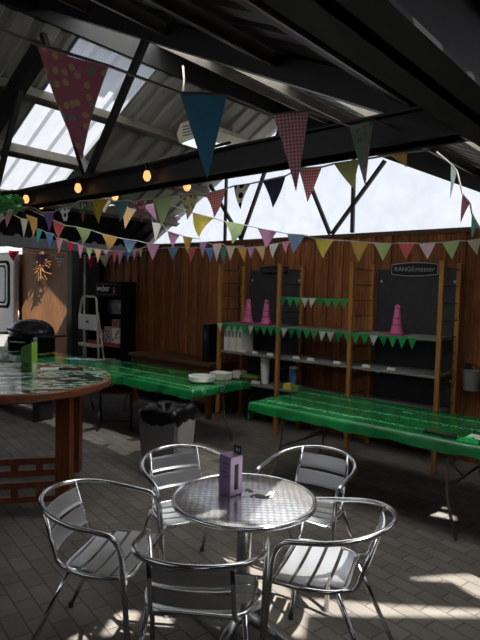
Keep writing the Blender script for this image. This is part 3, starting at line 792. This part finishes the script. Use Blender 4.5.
# ================================================================== SHELVING
SP, DEP, HT = .976, .475, 2.09
su = thing('shelving_unit', 'tall open pine shelving unit of four ladder frames along the fence', 'shelves', T(0, 0), A)
for k in range(4):
    e = bpy.data.objects.new('side_frame', None); e.empty_display_size = .1; link(e, su); e.location = (k*SP, 0, 0)
    for y in (0, DEP): MB().box(-.022, .022, y-.022, y+.022, 0, HT, .003).build('post', M_PINE, e)
    z = .3
    while z < HT:
        MB().tube([(0, .02, z), (0, DEP-.02, z)], .006, 6).build('rung', M_RUNG, e, True); z += .172
for k0, k1, z in ((1, 2, 1.69), (0, 3, 1.33), (0, 3, .96), (0, 3, .58)):
    for k in range(k0, k1):
        MB().box(k*SP+.024, (k+1)*SP-.024, .01, DEP-.03 if z != 1.69 else .1, z-.028, z, .002).build('shelf', M_SHELF, su)
def board(t0, t1, label, sx0, sx1, sz0, sz1, sname, slab):
    b = thing('backing_board', label, 'board', T((t0+t1)/2, DEP+.055, 0), A, 'slate grey boards behind the shelves')
    w = (t1-t0)/2
    MB().box(-w, w, -.012, .012, .12, 2.035, .003).build('panel', M_SLATE, b)
    for x in (-w+.05, w-.05):
        for z in (.25, .85, 1.9): MB().lathe([(.016, 0), (.016, .004)], 12).xform(Matrix.Translation((x, -.012, z)) @ Matrix.Rotation(PI/2, 4, 'X')).build('fixing', M_SILVER, b)
    sg = thing('name_sign', slab, 'sign', T((sx0+sx1)/2, DEP+.02, (sz0+sz1)/2), A)
    hw, hh = (sx1-sx0)/2, (sz1-sz0)/2
    def outline(k):
        pts = []
        for i in range(13): x = -1+2*i/12; pts.append((x*hw*k, -(hh*.72+hh*.28*(1-x*x))*k - (hh*(1-k)*.0)))
        return pts + [(-p[0], -p[1]) for p in pts]
    MB().prism(outline(1.0), -.008, .004).build('border', M_SILVER if sname == 'R' else M_GREYD, sg)
    f = [(p[0]*.965, p[1]*.88) for p in outline(1.0)]
    MB().prism(f, -.011, .002).build('face', M_SIGNB, sg)
    mt = M_SILVER if sname == 'R' else M_GREYD  # left sign's silver dulled to grey, its dimness put into the colour
    Rm = Matrix.Rotation(PI/2, 4, 'X')
    text_obj('lettering', 'RANGE', hh*.92, mt, sg, Matrix.Translation((-hw*.42, -.0118, 0)) @ Rm, .0006, 'silver capital lettering')
    text_obj('lettering', 'master', hh*1.0, mt, sg, Matrix.Translation((hw*.45, -.0118, 0)) @ Rm, .0006, 'silver lower-case lettering', shear=.12)
board(1.99, 2.92, 'slate grey board behind the right bay of the pine shelves', 2.17, 2.70, 1.955, 2.11, 'R', 'black plaque with silver border and lettering above the right slate board')
board(.07, .95, 'slate grey board behind the left bay of the pine shelves', .27, .75, 1.96, 2.10, 'L', 'black plaque above the left slate board, lettering greyed as if unlit')
# pink cones on the shelf
def cone(label):
    c = thing('pink_cone', label, 'cone', group='pink cones on the shelf')
    MB().box(-.1, .1, -.1, .1, 0, .02, .006).build('base_plate', M_PINKD, c)
    MB().lathe([(.068, .02), (.06, .05), (.05, .1), (.048, .1), (.043, .17), (.041, .17), (.03, .26), (.024, .27)], 24).build('body', M_PINKP, c, 'auto')
    for z, r in ((.1, .053), (.17, .046)): MB().lathe([(r, z-.008), (r, z+.008)], 24).build('band', M_PINKD, c)
    MB().lathe([(.024, .27), (.03, .285), (.026, .305), (.01, .318), (.001, .32)], 20).build('knob', M_PINKP, c, True)
    return c
c0 = None
for px, py, lab in ((248, 324, 'pink cone on the upper shelf, leftmost of the pair in the left bay'), (266, 325, 'pink cone on the upper shelf, second of the pair in the left bay'), (396.5, 334, 'single pink cone on the upper shelf before the right slate board')):
    p = at_s(px, py, .16)
    if c0 is None: c = c0 = cone(lab)
    else: c = copy_tree(c0); c['label'] = lab
    p.z = 1.331; c.location = p; c.rotation_euler = (0, 0, A)
# price tags along the middle shelf
tags = [(229, 350), (243, 351.5), (255, 353), (270, 354.5), (296, 357), (311, 359.5), (337, 363), (366, 367), (391, 369.5)]
for i, (px, py) in enumerate(tags):
    p = at_s(px, py, .035); p.z = .961
    q = MB(); q.prism([(-.045, 0), (.045, 0), (.045, .03), (-.045, .03)], -.006, .012); q = q.build('price_tag', M_WHITE); q.location = p; q.rotation_euler = (0, 0, A)
    ords = ['first', 'second', 'third', 'fourth', 'fifth', 'sixth', 'seventh', 'eighth', 'ninth']
    tag(q, 'small white price card on the middle shelf edge, %s from the left' % ords[i], 'price tag', 'price cards on the middle shelf')
# goods on the lower shelf
def onshelf(px, s, z): p = at_s(px, 380, s); p.z = z; return p
v = thing('vase', 'tall white tapered vase on the lower shelf of the left bay', 'vase', onshelf(265, .15, .581))
MB().lathe([(.045, 0), (.05, .02), (.062, .31), (.066, .33), (.058, .33), (.05, .05), (.001, .04)], 24).build('body', M_WHITE, v, 'auto')
v = thing('tin_stack', 'blue and white tin on the lower shelf of the middle bay', 'tin', onshelf(293, .22, .581))
MB().lathe([(.05, 0), (.05, .23)], 20).build('body', M_BLUE, v, 'auto'); MB().lathe([(.053, .23), (.053, .25), (.01, .26)], 20).build('lid', M_WHITE, v, 'auto')
for i in range(3):
    q = MB().box(-.14, .14, -.09, .09, 0, .026, .003).build('book', M_REDDK if i < 2 else M_LIMED); q.location = onshelf(252, .16, .581+i*.0265); q.rotation_euler = (0, 0, A+.06*i)
    tag(q, ('dark red book at the bottom of the pile on the lower shelf', 'dark red book in the middle of the pile on the lower shelf', 'green book on top of the pile on the lower shelf')[i], 'book', 'books piled on the lower shelf')
q = MB().box(-.07, .07, -.07, .07, 0, .1, .006).build('storage_box', M_CREAM); q.location = T(.17, .24, .581); q.rotation_euler = (0, 0, A); tag(q, 'cream box on the lower shelf at the far left post', 'box')
q = MB().box(-.05, .05, -.05, .05, 0, .07, .004).build('packet', M_YELLOW); q.location = onshelf(289, .06, .581); q.rotation_euler = (0, 0, A); tag(q, 'small yellow packet on the lower shelf of the middle bay', 'packet')
q = MB().box(-.05, .05, -.04, .04, 0, .06, .004).build('packet', M_LIMED); q.location = onshelf(297, .06, .581); q.rotation_euler = (0, 0, A); tag(q, 'small green packet on the lower shelf of the middle bay', 'packet')
q = MB().box(-.06, .06, -.018, .018, 0, .035, .004).build('storage_box', M_WHITE); q.location = onshelf(256, .05, .581); q.rotation_euler = (0, 0, A); tag(q, 'flat white box beside the vase on the lower shelf', 'box')

# sideboard left of the shelves with folders
sb = thing('sideboard', 'dark wooden bench table against the fence left of the shelves', 'table', T(-.98, .25), A)
MB().box(-.88, .88, -.30, .30, .71, .76, .006).build('tabletop', M_DKWOOD, sb)
for sx in (-1, 1):
    for sy in (-1, 1): MB().box(sx*.8-.035, sx*.8+.035, sy*.24-.035, sy*.24+.035, 0, .71, .004).build('leg', M_DKWOOD, sb)
MB().box(-.8, .8, -.25, -.22, .6, .71).build('apron', M_DKWOOD, sb)
MB().box(-.8, .8, -.2, .2, .2, .24).build('lower_shelf', M_DKWOOD, sb)
q = thing('file_box', 'tall black file box standing at the end of the wooden bench table', 'box', T(-.33, .2, .761), A)
MB().box(-.06, .06, -.12, .12, 0, .52, .006).build('body', M_SIGNB, q); MB().box(-.02, .02, -.1215, -.12, .3, .4).build('label_patch', M_GREYD, q)
for i in range(5):
    q = thing('binder', 'tall white binder on the pine shelf at the far left, %s in its row' % ['first', 'second', 'third', 'fourth', 'fifth'][i], 'binder', T(.08+.062*i, .16, .961), A, 'white binders at the left end of the shelves')
    MB().box(-.028, .028, -.12, .12, 0, .32+.008*(i % 3), .004).build('cover', M_CREAM if i % 2 else M_WHITE, q)
    MB().box(-.016, .016, -.1215, -.12, .18, .26).build('spine_label', M_GREY, q)

# bucket hanging on the fence at right
bk = thing('bucket', 'small pale grey bucket hanging on the fence right of the shelves', 'bucket', T(3.09, .49, .79))
MB().lathe([(.07, 0), (.085, .2), (.09, .205), (.082, .2), (.06, .01)], 24).build('body', M_GREY, bk, 'auto')
MB().tube([(.088*cos(PI*k/12), 0, .2+.06*sin(PI*k/12)) for k in range(13)], .004, 6).build('handle', M_RUNG, bk, True)
br = thing('wall_bracket', 'dark bracket behind the hanging grey bucket on the fence', 'bracket', T(3.02, .58, .95), A)
MB().box(-.03, .03, -.0, .036, -.16, .1, .004).build('plate', M_SIGNB, br); MB().tube([(0, 0, .06), (.06, -.09, .06)], .008, 8).build('hook', M_RUNG, br, True)

# ================================================================== DISPLAY STAND AND STEPLADDER
ds = thing('display_stand', 'tall black display stand with white lettering and red shelf before the fence corner', 'display stand', T(-2.86, .2), A)
MB().box(-.48, .48, .26, .30, 0, 1.85, .004).build('back_panel', M_MATTE, ds)
for sx in (-1, 1): MB().box(sx*.47-.015, sx*.47+.015, 0, .26, 0, 1.85, .003).build('side_panel', M_MATTE, ds)
MB().box(-.48, .48, -.01, .26, 1.60, 1.85, .004).build('header', M_MATTE, ds)
MB().box(-.455, .455, 0, .26, .78, .82).build('shelf', M_RED, ds, label='red shelf'); MB().box(-.455, .455, -.012, 0, .76, .83).build('shelf_edge', M_RED, ds, label='red shelf edge')
MB().box(-.455, .455, 0, .26, .40, .43).build('shelf', M_RED, ds, label='lower red shelf'); MB().box(-.455, .455, 0, .26, .04, .08).build('shelf', M_MATTE, ds)
Rm = Matrix.Rotation(PI/2, 4, 'X')
text_obj('lettering', 'weber', .15, M_WHITE, ds, Matrix.Translation((-.02, -.0125, 1.735)) @ Rm, .001, 'bold white lettering', spacing=.95)
MB().box(.255, .315, -.013, -.0105, 1.66, 1.76).build('logo_mark', M_RED, ds, label='red mark beside the lettering')
m = MB(); m.box(-.22, .34, -.0115, -.0102, 1.635, 1.64).box(-.22, .34, -.0115, -.0102, 1.808, 1.813).box(-.22, -.215, -.0115, -.0102, 1.635, 1.813); m.build('logo_frame', M_GREYD, ds, label='thin grey frame round the lettering')
MB().box(-.22, .24, .24, .259, 1.3, 1.54).build('poster', M_GREYD, ds, label='dark poster with two pale shapes')
for x in (-.1, .1):
    MB().prism([(-.075, .06), (.075, .06), (.02, -.05), (-.02, -.05)], .236, .2395).xform(Matrix.Translation((x, 0, 1.42))).build('poster_shape', M_GREY, ds, label='pale tapered shape on the poster')
for i, (x, w, h, mt, lab) in enumerate(((-.12, .1, .2, M_RED, 'red packet on the red shelf of the black display stand, left of the cartons'), (.08, .1, .27, M_GREY, 'grey and red carton standing on the red shelf of the display stand'),
                          (.30, .11, .26, M_CREAM, 'cream carton with orange print on the red shelf of the display stand'))):
    q = thing('product_box', lab, 'box', T(-2.86+x, .27, .821), A)
    MB().box(-w, w, -.05, .05, 0, h, .004).build('body', mt, q)
    m = MB()
    rr = random.Random(i)
    for k in range(5): a = rr.uniform(-w+.01, w-.06); zz = rr.uniform(.03, h-.06); m.box(a, a+.045, -.0512, -.0503, zz, zz+.035)
    m.build('print', M_RED if mt is not M_RED else M_CREAM, q, label='printed patches')
q = thing('product_box', 'tan box stacked on the cream carton on the display stand', 'box', T(-2.86+.28, .27, 1.0825), A)
MB().box(-.1, .1, -.045, .045, 0, .14, .004).build('body', M_TAN, q); MB().box(-.06, .05, -.0462, -.0452, .03, .1).build('print', M_RED, q)
q = thing('bowl', 'grey bowl on the lower red shelf of the display stand', 'bowl', T(-2.63, .1, .431))
MB().lathe([(.06, 0), (.1, .03), (.155, .13), (.148, .13), (.09, .04), (.001, .02)], 28).build('body', M_GREY, q, 'auto')

sl = thing('stepladder', 'pale metal stepladder with a white panel in front of the black display stand', 'stepladder', T(-2.70, -.26), A)
pts = fillet([(-.46, -.04, 0), (-.2, .06, 1.6), (.2, .06, 1.6), (.46, -.04, 0)], .09, 6)
MB().tube(pts, .017, 10).build('frame', M_CREAM, sl, True)
MB().box(-.25, .25, .02, .05, 1.06, 1.31, .006).build('panel', M_WHITE, sl)
MB().box(-.03, .04, .012, .021, 1.17, 1.21).build('handle_slot', M_SIGNB, sl, label='dark slot in the white panel')
for z, w in ((.82, .32), (.5, .37), (.2, .42)): MB().box(-w, w, -.05, .12, z-.02, z+.015, .004).build('tread', M_CREAM, sl)
for sx in (-1, 1): MB().tube([(sx*.3, .24, 0), (sx*.2, .09, 1.35)], .013, 8).build('rear_leg', M_CREAM, sl, True)
q = MB().tube([(0, 0, 0), (0, 0, 2.3)], .018, 10).build('drainpipe', M_CREAM, None, True); pz = at_s(84.5, 280, .03); pz.z = 0; q.location = pz; tag(q, 'thin pale upright pipe behind the stepladder', 'pipe')

# ================================================================== LEFT EDGE: TRAILER, TWIG STAR
tr = thing('catering_trailer', 'white trailer with a rounded black-edged window at the far left edge', 'trailer', T(-7.3, .35), A)
MB().box(-1.1, 1.0, 0, .13, .35, 2.46, .05).build('body', M_WHITE, tr)
def rrect(x0, x1, z0, z1, r, n=6):
    P = []
    for cx, cz, a0 in ((x1-r, z0+r, -PI/2), (x1-r, z1-r, 0), (x0+r, z1-r, PI/2), (x0+r, z0+r, PI)):
        for k in range(n+1): a = a0+PI/2*k/n; P.append((cx+r*cos(a), cz+r*sin(a)))
    return P
MB().prism(rrect(-.5, .80, 1.25, 2.28, .14), -.02, .02).build('window_seal', M_MATTE, tr, label='black rubber window edge')
MB().prism(rrect(-.44, .74, 1.31, 2.22, .1), -.026, .0).build('window_pane', M_WHITE, tr)
MB().prism(rrect(-.41, .68, 1.35, 2.18, .09), -.03, -.02).build('inner_seal', M_MATTE, tr, label='inner black edge of the window')
MB().prism(rrect(-.38, .64, 1.39, 2.14, .07), -.034, -.02).build('glass', M_GLASSD, tr)
for x in (-.6, .6):
    MB().lathe([(.15, -.05), (.29, -.05), (.29, .05), (.15, .05)], 28).xform(Matrix.Translation((x, .06, .29)) @ Matrix.Rotation(PI/2, 4, 'X')).build('wheel', M_BLACK, tr, 'auto')
tw = thing('twig_star', 'star-shaped bundle of golden twigs hanging on the tan boarded wall', 'decoration', at_s(41, 266, .42), A)
rnd = random.Random(5); m = MB()
for k in range(34):
    a = 2*PI*k/34+rnd.uniform(-.1, .1); r0, r1 = rnd.uniform(.02, .1), rnd.uniform(.3, .48)
    b = a+rnd.uniform(-.25, .25); rm = (r0+r1)/2
    m.tube([(r0*cos(a), rnd.uniform(-.04, .04), r0*sin(a)), (rm*cos(b), rnd.uniform(-.06, .0), rm*sin(b)), (r1*cos(a), rnd.uniform(-.04, .06), r1*sin(a))], [.012, .009, .004], 5)
m.build('twigs', M_TWIG, tw, True)
MB().lathe([(.001, -.03), (.06, -.02), (.06, .02), (.001, .03)], 12).xform(Matrix.Rotation(PI/2, 4, 'X')).build('binding', M_TWIG, tw, True)
# leafy garland under the roof at top left
gd = thing('leaf_garland', 'green leafy garland hanging under the roof at the left edge', 'garland', at_y(4, 203, 4.45))
m = MB(); rnd = random.Random(9)
for k in range(150):
    p = Vector((rnd.uniform(-.28, .14), rnd.uniform(-.05, .05), rnd.gauss(0, .035))); a = rnd.uniform(0, 6.3); e = rnd.uniform(-1, 1)
    d1 = Vector((cos(a), sin(a)*.6, e)).normalized()*.045; d2 = d1.cross(Vector((rnd.uniform(-1, 1), 1, rnd.uniform(-1, 1)))).normalized()*.018
    m.face([p-d1, p+d2, p+d1, p-d2])
lv = m.build('leaves', M_LEAF, gd, normals=False); lv['kind'] = 'stuff'
MB().tube([(-.3, 0, .01), (-.1, 0, -.01), (.16, 0, .01)], .006, 6).build('stem', M_LEAF, gd, True)

# ================================================================== HEATER, FAIRY LIGHTS
ht = thing('ceiling_heater', 'pale louvred heater hanging under the sloping roof behind the blue flag', 'heater', T(.14, -.3, 3.52), A)
m = MB(); m.prism([(-.16, 0), (.16, 0), (.2, .12), (.12, .22), (-.12, .22), (-.2, .12)], -.46, .46); m.xform(Matrix.Rotation(-.1, 4, 'Y')).build('casing', M_CREAM, ht)
MB().box(-.14, .14, -.43, .43, -.012, .002).xform(Matrix.Rotation(-.1, 4, 'Y')).build('lamp_glass', M_LAMPFACE, ht, label='bright glass underside')
for k in range(4):
    MB().box(-.1, .1, -.466, -.458, .05+.035*k, .062+.035*k).build('louvre', M_GREYD, ht)
for y in (-.3, .3): MB().tube([(0, y, .2), (0, y, .42)], .006, 6).build('hanger', M_CABLE, ht, True)

def string_lights(label, bulbs, pts, drop):
    r = thing('fairy_lights', label, 'lights', pts[0])
    loc = pts[0]
    MB().tube([p-loc for p in pts], .009, 6).build('cable', M_CABLE, r, True)
    for b in bulbs:
        p = b-loc; e = MB().lathe([(.014, -.045), (.016, -.03), (.016, 0), (.01, .01)], 12, p).build('bulb_holder', M_BLACK, r, 'auto')
        MB().lathe([(.001, -.115), (.016, -.108), (.027, -.085), (.022, -.06), (.014, -.045)], 14, p).build('bulb', M_BULB, e, True, label='lit warm bulb')
    return r
b1 = [at_s(px, py, -2.92)+Vector((0, 0, .085)) for px, py in ((26, 200), (78, 189), (147, 177))]
ends1 = [at_s(-20, 204, -2.92)+Vector((0, 0, .1))]
string_lights('string of warm bulbs along the front of the roof beam', b1, ends1+[b1[0], b1[1], b1[2], at_s(230, 160, -2.92)+Vector((0, 0, .1))], 0)
b2 = [at_s(px, py, -2.64)+Vector((0, 0, .085)) for px, py in ((41, 206), (115, 197), (187, 187))]
string_lights('string of warm bulbs half hidden behind the roof beam', b2, [at_s(-20, 210, -2.64)+Vector((0, 0, .1))]+b2+[at_s(240, 177, -2.64)+Vector((0, 0, .1))], 0)
# thin wires hanging from the ridge
for px0, py0, py1, lab in ((183, 66, 92, 'short pale cable hanging from the ridge above the blue flag'), ):
    a_, b_ = at_s(px0, py0, -1.6), at_s(px0, py1, -1.6)
    q = MB().tube([Vector((0, 0, 0)), (b_-a_)*.5+Vector((.01, 0, 0)), b_-a_], .01, 6).build('cable', M_CORD, None, True); q.location = a_; tag(q, lab, 'cable')

# ================================================================== BUNTING
def bunting(label, flags, depth, pre=(), post=(), group='fabric bunting strings', rr=.0045, wf=.72, yaw=1.0):
    """flags: (TLx,TLy,TRx,TRy,Ax,Ay,fabric); depth: callable px -> world point fn"""
    pts3 = [depth(*p) for p in pre]; made = []
    for f in flags:
        l, r_, a = depth(f[0], f[1]), depth(f[2], f[3]), depth(f[4], f[5])
        h = ((l+r_)/2-a).length; w = (r_-l); full = wf*h
        dx = w.length
        if dx < full*.95 and yaw:
            view = ((l+r_)/2 - Vector((0, 0, CAM_Z))); view.z = 0; view.normalize()
            dd = min(sqrt(full*full-dx*dx), full*.75)*.5*yaw
            l = l + view*dd; r_ = r_ - view*dd
        made.append((l, r_, a, f[6])); pts3 += [l, r_]
    pts3 += [depth(*p) for p in post]
    root = thing('bunting', label, 'bunting', pts3[0], 0, group); o_ = pts3[0]
    MB().tube([p-o_ for p in pts3], rr, 6).build('cord', M_CORD, root, True)
    for l, r_, a, fab in made:
        m = MB(); n = 6; ax = (r_-l); nrm = ax.cross(Vector((0, 0, 1))).normalized(); rnd = random.Random(int(l.x*1000))
        amp = ax.length*rnd.uniform(-.12, .12); W_ = ax.length; H_ = ((l+r_)/2-a).length
        u0 = rnd.uniform(0, 3)
        grid = []
        for j in range(n+1):
            f = j/n; row = []
            for i in range(n+1):
                g = i/n; top = l.lerp(r_, g); p = top.lerp(a, f)
                p = p + nrm*(amp*sin(PI*f)*.8 + amp*.7*sin(PI*g)*(1-f))
                row.append(p-o_)
            grid.append(row)
        uvf = lambda i, j: (u0+(i/n-.5)*W_*(1-j/n), u0+j/n*H_)
        for j in range(n):
            for i in range(n):
                q = [(i, j), (i+1, j), (i+1, j+1), (i, j+1)]
                P_ = [grid[b_][a_] for a_, b_ in q]; UV = [uvf(*t_) for t_ in q]
                if j == n-1: P_ = [P_[0], P_[1], grid[n][n//2]]; UV = UV[:3]
                m.face(P_, UV)
        bmesh.ops.remove_doubles(m.bm, verts=m.bm.verts[:], dist=1e-5)
        m.build('flag', FAB[fab], root, True, label=NAMES.get(fab, fab)+' flag', normals=False)
    return root
def dy(*knots):                      # depth (distance ahead) interpolated along the picture
    def f(px, py):
        if px <= knots[0][0]: Y = knots[0][1]
        elif px >= knots[-1][0]: Y = knots[-1][1]
        else:
            for (a, ya), (b, yb) in zip(knots, knots[1:]):
                if a <= px <= b: Y = ya+(yb-ya)*(px-a)/(b-a); break
        return at_y(px, py, Y)
    return f
ds_ = lambda s: (lambda px, py: at_s(px, py, s))
bunting('nearest bunting of four large flags, pink floral to sage, crossing the top of the picture',
 [(37, 44, 109, 66, 82, 160, 'pinkfloral'), (179.5, 89, 226.7, 98, 207.5, 180, 'blue'), (272.7, 110, 308, 115.4, 296, 192, 'pinkging'), (349, 122, 373, 124, 365.4, 187, 'sage')],
 dy((0, 1.5), (75, 1.62), (203, 1.95), (290, 2.2), (362, 2.5), (388, 2.62)), [(-30, 18)], [(388, 125)], rr=.005)
bunting('bunting under the roof truss with gingham, dotted and navy flags',
 [(-12, 211, 31, 206.7, -2, 228, 'whitepink'), (42, 212.6, 53.6, 212, 49, 231.5, 'purple'), (59, 209, 71, 207, 65.6, 225, 'bwdots'), (79, 201, 88, 200.5, 83, 224, 'darkfloral'),
  (93, 200, 108.7, 199.7, 99, 224, 'mustard'), (113.7, 201.3, 128.3, 200, 119.7, 222.5, 'teal'), (133, 202, 147, 199, 141.7, 221.7, 'pinkpat'), (153.3, 199, 174, 196, 161, 227.5, 'palegreen'),
  (178.7, 195, 199, 193.3, 187, 220, 'olivef'), (205, 194, 225.8, 188.7, 214, 218, 'redging'), (234, 186, 250.5, 183.7, 240.5, 209.7, 'polka'), (262.5, 181, 285.8, 175.8, 272.8, 208, 'navy'),
  (298.8, 168.8, 322, 167, 307.5, 202.5, 'redging'), (334, 163.8, 360, 160, 355, 190.5, 'olive'), (390, 155, 407.5, 152.5, 407, 167.5, 'tan')],
 ds_(-2.97), [(-40, 212)], [(430, 150)])
bunting('bunting behind the truss flags with cream, orange and pink flags at the upper left',
 [(97.5, 197.5, 113, 199, 104, 213, 'cream'), (123, 207, 136, 210, 125, 229, 'peach'), (143, 206, 153, 204, 157, 221.7, 'mauve'), (152, 222, 161.7, 224, 155.3, 241.7, 'white'), (167.5, 231, 180, 235, 173, 248, 'mauve'), (182.5, 236, 193, 238, 187.5, 253, 'tan')],
 dy((90, 4.9), (200, 6.0)), [(70, 196)], [(200, 239)])
bunting('long sagging bunting from truss to right end of fence, yellow to beige flags',
 [(193, 213, 214, 218, 199, 237.5, 'yellow'), (225, 221.7, 244.7, 225, 232, 244, 'palegreen'), (257.5, 228, 276.7, 231.7, 266, 248, 'mauve'), (287, 233.7, 305, 235, 293, 253.7, 'bluegrey'),
  (315, 238.7, 333.7, 240, 323, 258.7, 'yellow'), (350.7, 241, 368.7, 242.5, 358.7, 262.5, 'tan'), (373.7, 243, 391.7, 243.7, 382.5, 261, 'palegreen'), (398, 243, 415, 243, 406, 260, 'coral'),
  (418.7, 243.7, 436, 242.5, 427.5, 259.5, 'palepink'), (442, 242.5, 460, 240.5, 452, 259.5, 'palegreen'), (467, 241, 481, 238.7, 477, 255, 'beige')],
 dy((190, 4.2), (265, 5.0), (320, 5.35), (400, 5.45), (480, 5.2)), [(170, 205)], [(500, 236)])
bunting('sagging bunting of wide coral, green, tan and blue flags at the left',
 [(53, 220, 65.6, 225.5, 59, 240, 'coral'), (75.5, 226.7, 90.8, 230, 82.5, 245, 'palegreen'), (101.3, 233.7, 117.5, 237.5, 108.3, 250.8, 'tan'), (123, 238.7, 137.5, 240.8, 130, 254, 'bluegrey'),
  (146, 243, 160, 244, 152.5, 260.5, 'mauve'), (199.7, 242, 207, 242.5, 203, 258, 'lilac'), (212.5, 244, 222, 244, 216.7, 261.7, 'palepink'), (226, 246, 235, 246.5, 230, 261, 'beige')],
 dy((50, 5.0), (150, 6.2), (240, 6.4)), [(20, 205)], [(244, 246)])
bunting('bunting of small cream, cyan, blue and pink flags descending at the far left',
 [(3.4, 211, 12, 214, 6.5, 228, 'pink'), (20.3, 218, 28, 220, 23.7, 238, 'cream'), (26.5, 215, 37, 218.5, 33, 237.5, 'orange'), (36.5, 228, 42.5, 230.7, 36.8, 246, 'cyan'), (45, 232, 53.6, 234, 49.5, 249.6, 'sky'), (56, 237.5, 63, 239, 59, 253, 'pink'), (67, 241, 73, 243, 70.4, 254.7, 'crimson'),
  (77.5, 244, 83.7, 246, 80.3, 259, 'pink'), (86, 248, 92.5, 248.5, 89.7, 260, 'palegreen'), (94, 249, 101, 249.5, 97.5, 263, 'peach'), (103, 250, 108, 250.5, 106, 257, 'pink'), (112, 251, 118, 251, 113.7, 264.5, 'coral'), (118, 251, 124, 251.5, 119.5, 265, 'mauve'), (126, 251.5, 130.5, 251, 127.5, 262, 'sky'), (132.5, 250, 137, 249.7, 134, 261, 'pink'), (138, 249, 142.5, 248, 141, 258, 'peach')],
 dy((0, 5.1), (60, 6.0), (140, 7.4)), [(-20, 205)], [(150, 246)])
bunting('lowest far bunting strung along the fence from the trailer to the shelves',
 [(8.6, 250.5, 20.6, 251, 14, 261.6, 'crimson'), (37, 254, 50, 254.7, 42.6, 267, 'purple'), (54.6, 256.2, 65, 256.6, 59.8, 268.8, 'bwdots'), (69, 257, 80, 257.5, 74.7, 268.5, 'cream'), (85, 257.2, 94.7, 256.7, 90.3, 269, 'crimson'), (99, 255.8, 110.5, 254.7, 105.5, 267.5, 'cream'),
  (167.5, 247.5, 178.7, 246.7, 172.5, 261, 'bluegrey'), (186, 248, 196, 247.5, 190, 263, 'coral'), (205, 248.6, 213.7, 248, 210, 263, 'sky'), (219.5, 248, 228, 247.6, 224.7, 265, 'teal'), (237.5, 247.5, 247, 247.5, 244.5, 262.5, 'orange'), (247.5, 247.5, 255, 247, 251, 259, 'lilac'), (255.2, 247, 265, 246, 262.5, 261, 'peach'), (269, 245, 279, 243, 272.5, 258, 'white'), (282, 242.5, 289.7, 241, 286, 253, 'pink')],
 ds_(-.12), [(-10, 249)], [(300, 240)], rr=.004)
bunting('short bunting turned edge-on under the roof at the right edge',
 [(451, 165, 457, 170, 450, 199, 'sage'), (462.5, 194, 470, 203, 460.5, 223.7, 'brown'), (472, 213.7, 478, 225, 472, 238.7, 'teal')],
 dy((440, 3.1), (480, 2.7)), [(437, 152)], [(492, 248)], yaw=-.5)
# small green bunting on the shelf edges
def shelf_bunting(label, t0, t1, z, n, seed):
    root = thing('bunting', label, 'bunting', T(t0, -.03, z), A, 'green shelf bunting'); L = t1-t0; rnd = random.Random(seed)
    MB().tube([(L*k/12, 0, 0) for k in range(13)], .0035, 6).build('cord', M_LIMED, root, True)
    w = L/n
    for k in range(n):
        fab = ('fgreen', 'fdark', 'fwhite', 'fgreen')[(k*3+k//4+seed) % 4]
        x = w*(k+.5); h = .118; m = MB(); j = rnd.uniform(-.012, .012); d = rnd.uniform(-.008, .004)
        m.face([(x-w*.48, 0, 0), (x+w*.48, 0, 0), (x+w*.24+j*.5, d*.5, -h/2), (x-w*.24+j*.5, d*.5, -h/2)], [(0, 0), (w, 0), (w*.75, h/2), (w*.25, h/2)])
        m.face([(x-w*.24+j*.5, d*.5, -h/2), (x+w*.24+j*.5, d*.5, -h/2), (x+j, d, -h)], [(w*.25, h/2), (w*.75, h/2), (w/2, h)])
        bmesh.ops.remove_doubles(m.bm, verts=m.bm.verts[:], dist=1e-5)
        m.build('flag', FAB[fab], root, False, label=NAMES[fab]+' flag')
shelf_bunting('green and white pennants along the short top shelf', 1.0, 1.93, 1.69, 9, 1)
shelf_bunting('green and white pennants along the long upper shelf under the pink cones', -.02, 2.72, 1.322, 26, 2)

# ================================================================== LIGHT, SKY, CAMERA
w = bpy.data.worlds.new('overcast_sky'); scene.world = w; w.use_nodes = True
nt = w.node_tree; bg = nt.nodes['Background']
tc = N(nt, 'ShaderNodeTexCoord'); sx = N(nt, 'ShaderNodeSeparateXYZ'); nt.links.new(tc.outputs['Generated'], sx.inputs[0])
f = noise(nt, tc.outputs['Generated'], 2.5, 4)
c = ramp(nt, sx.outputs[2], [(.0, (.92, .94, 1, 1)), (.5, (.72, .82, 1, 1))])
c = mix(nt, ramp(nt, f, [(.4, (0, 0, 0, 1)), (.7, (1, 1, 1, 1))]), c, (1, .99, .98, 1))
nt.links.new(c, bg.inputs[0]); bg.inputs[1].default_value = 1.25
sun = bpy.data.lights.new('sun', 'SUN'); sun.energy = 17.0; sun.angle = radians(.6); sun.color = (1, .975, .93)
so = bpy.data.objects.new('sun', sun); COL.objects.link(so)
so.rotation_euler = SUN.to_track_quat('Z', 'Y').to_euler(); so.location = (0, -3, 8)

cam = bpy.data.cameras.new('camera'); co = bpy.data.objects.new('camera', cam); COL.objects.link(co)
cam.sensor_fit = 'VERTICAL'; cam.sensor_height = 36; cam.lens = F_PX/640*36; cam.clip_start = .05
X_, UP_, LOOK = Vector((1, 0, 0)), Vector((0, sin(PITCH), cos(PITCH))), Vector((0, cos(PITCH), -sin(PITCH)))
rt_ = X_*cos(ROLL) + UP_*sin(ROLL); up_ = UP_*cos(ROLL) - X_*sin(ROLL)
co.matrix_world = Matrix(((rt_.x, up_.x, -LOOK.x, 0), (rt_.y, up_.y, -LOOK.y, 0), (rt_.z, up_.z, -LOOK.z, CAM_Z), (0, 0, 0, 1)))
scene.camera = co
scene.view_settings.view_transform = 'Standard'
scene.view_settings.exposure = 0.0
scene.cycles.max_bounces = 10; scene.cycles.transparent_max_bounces = 12; scene.cycles.sample_clamp_indirect = 6
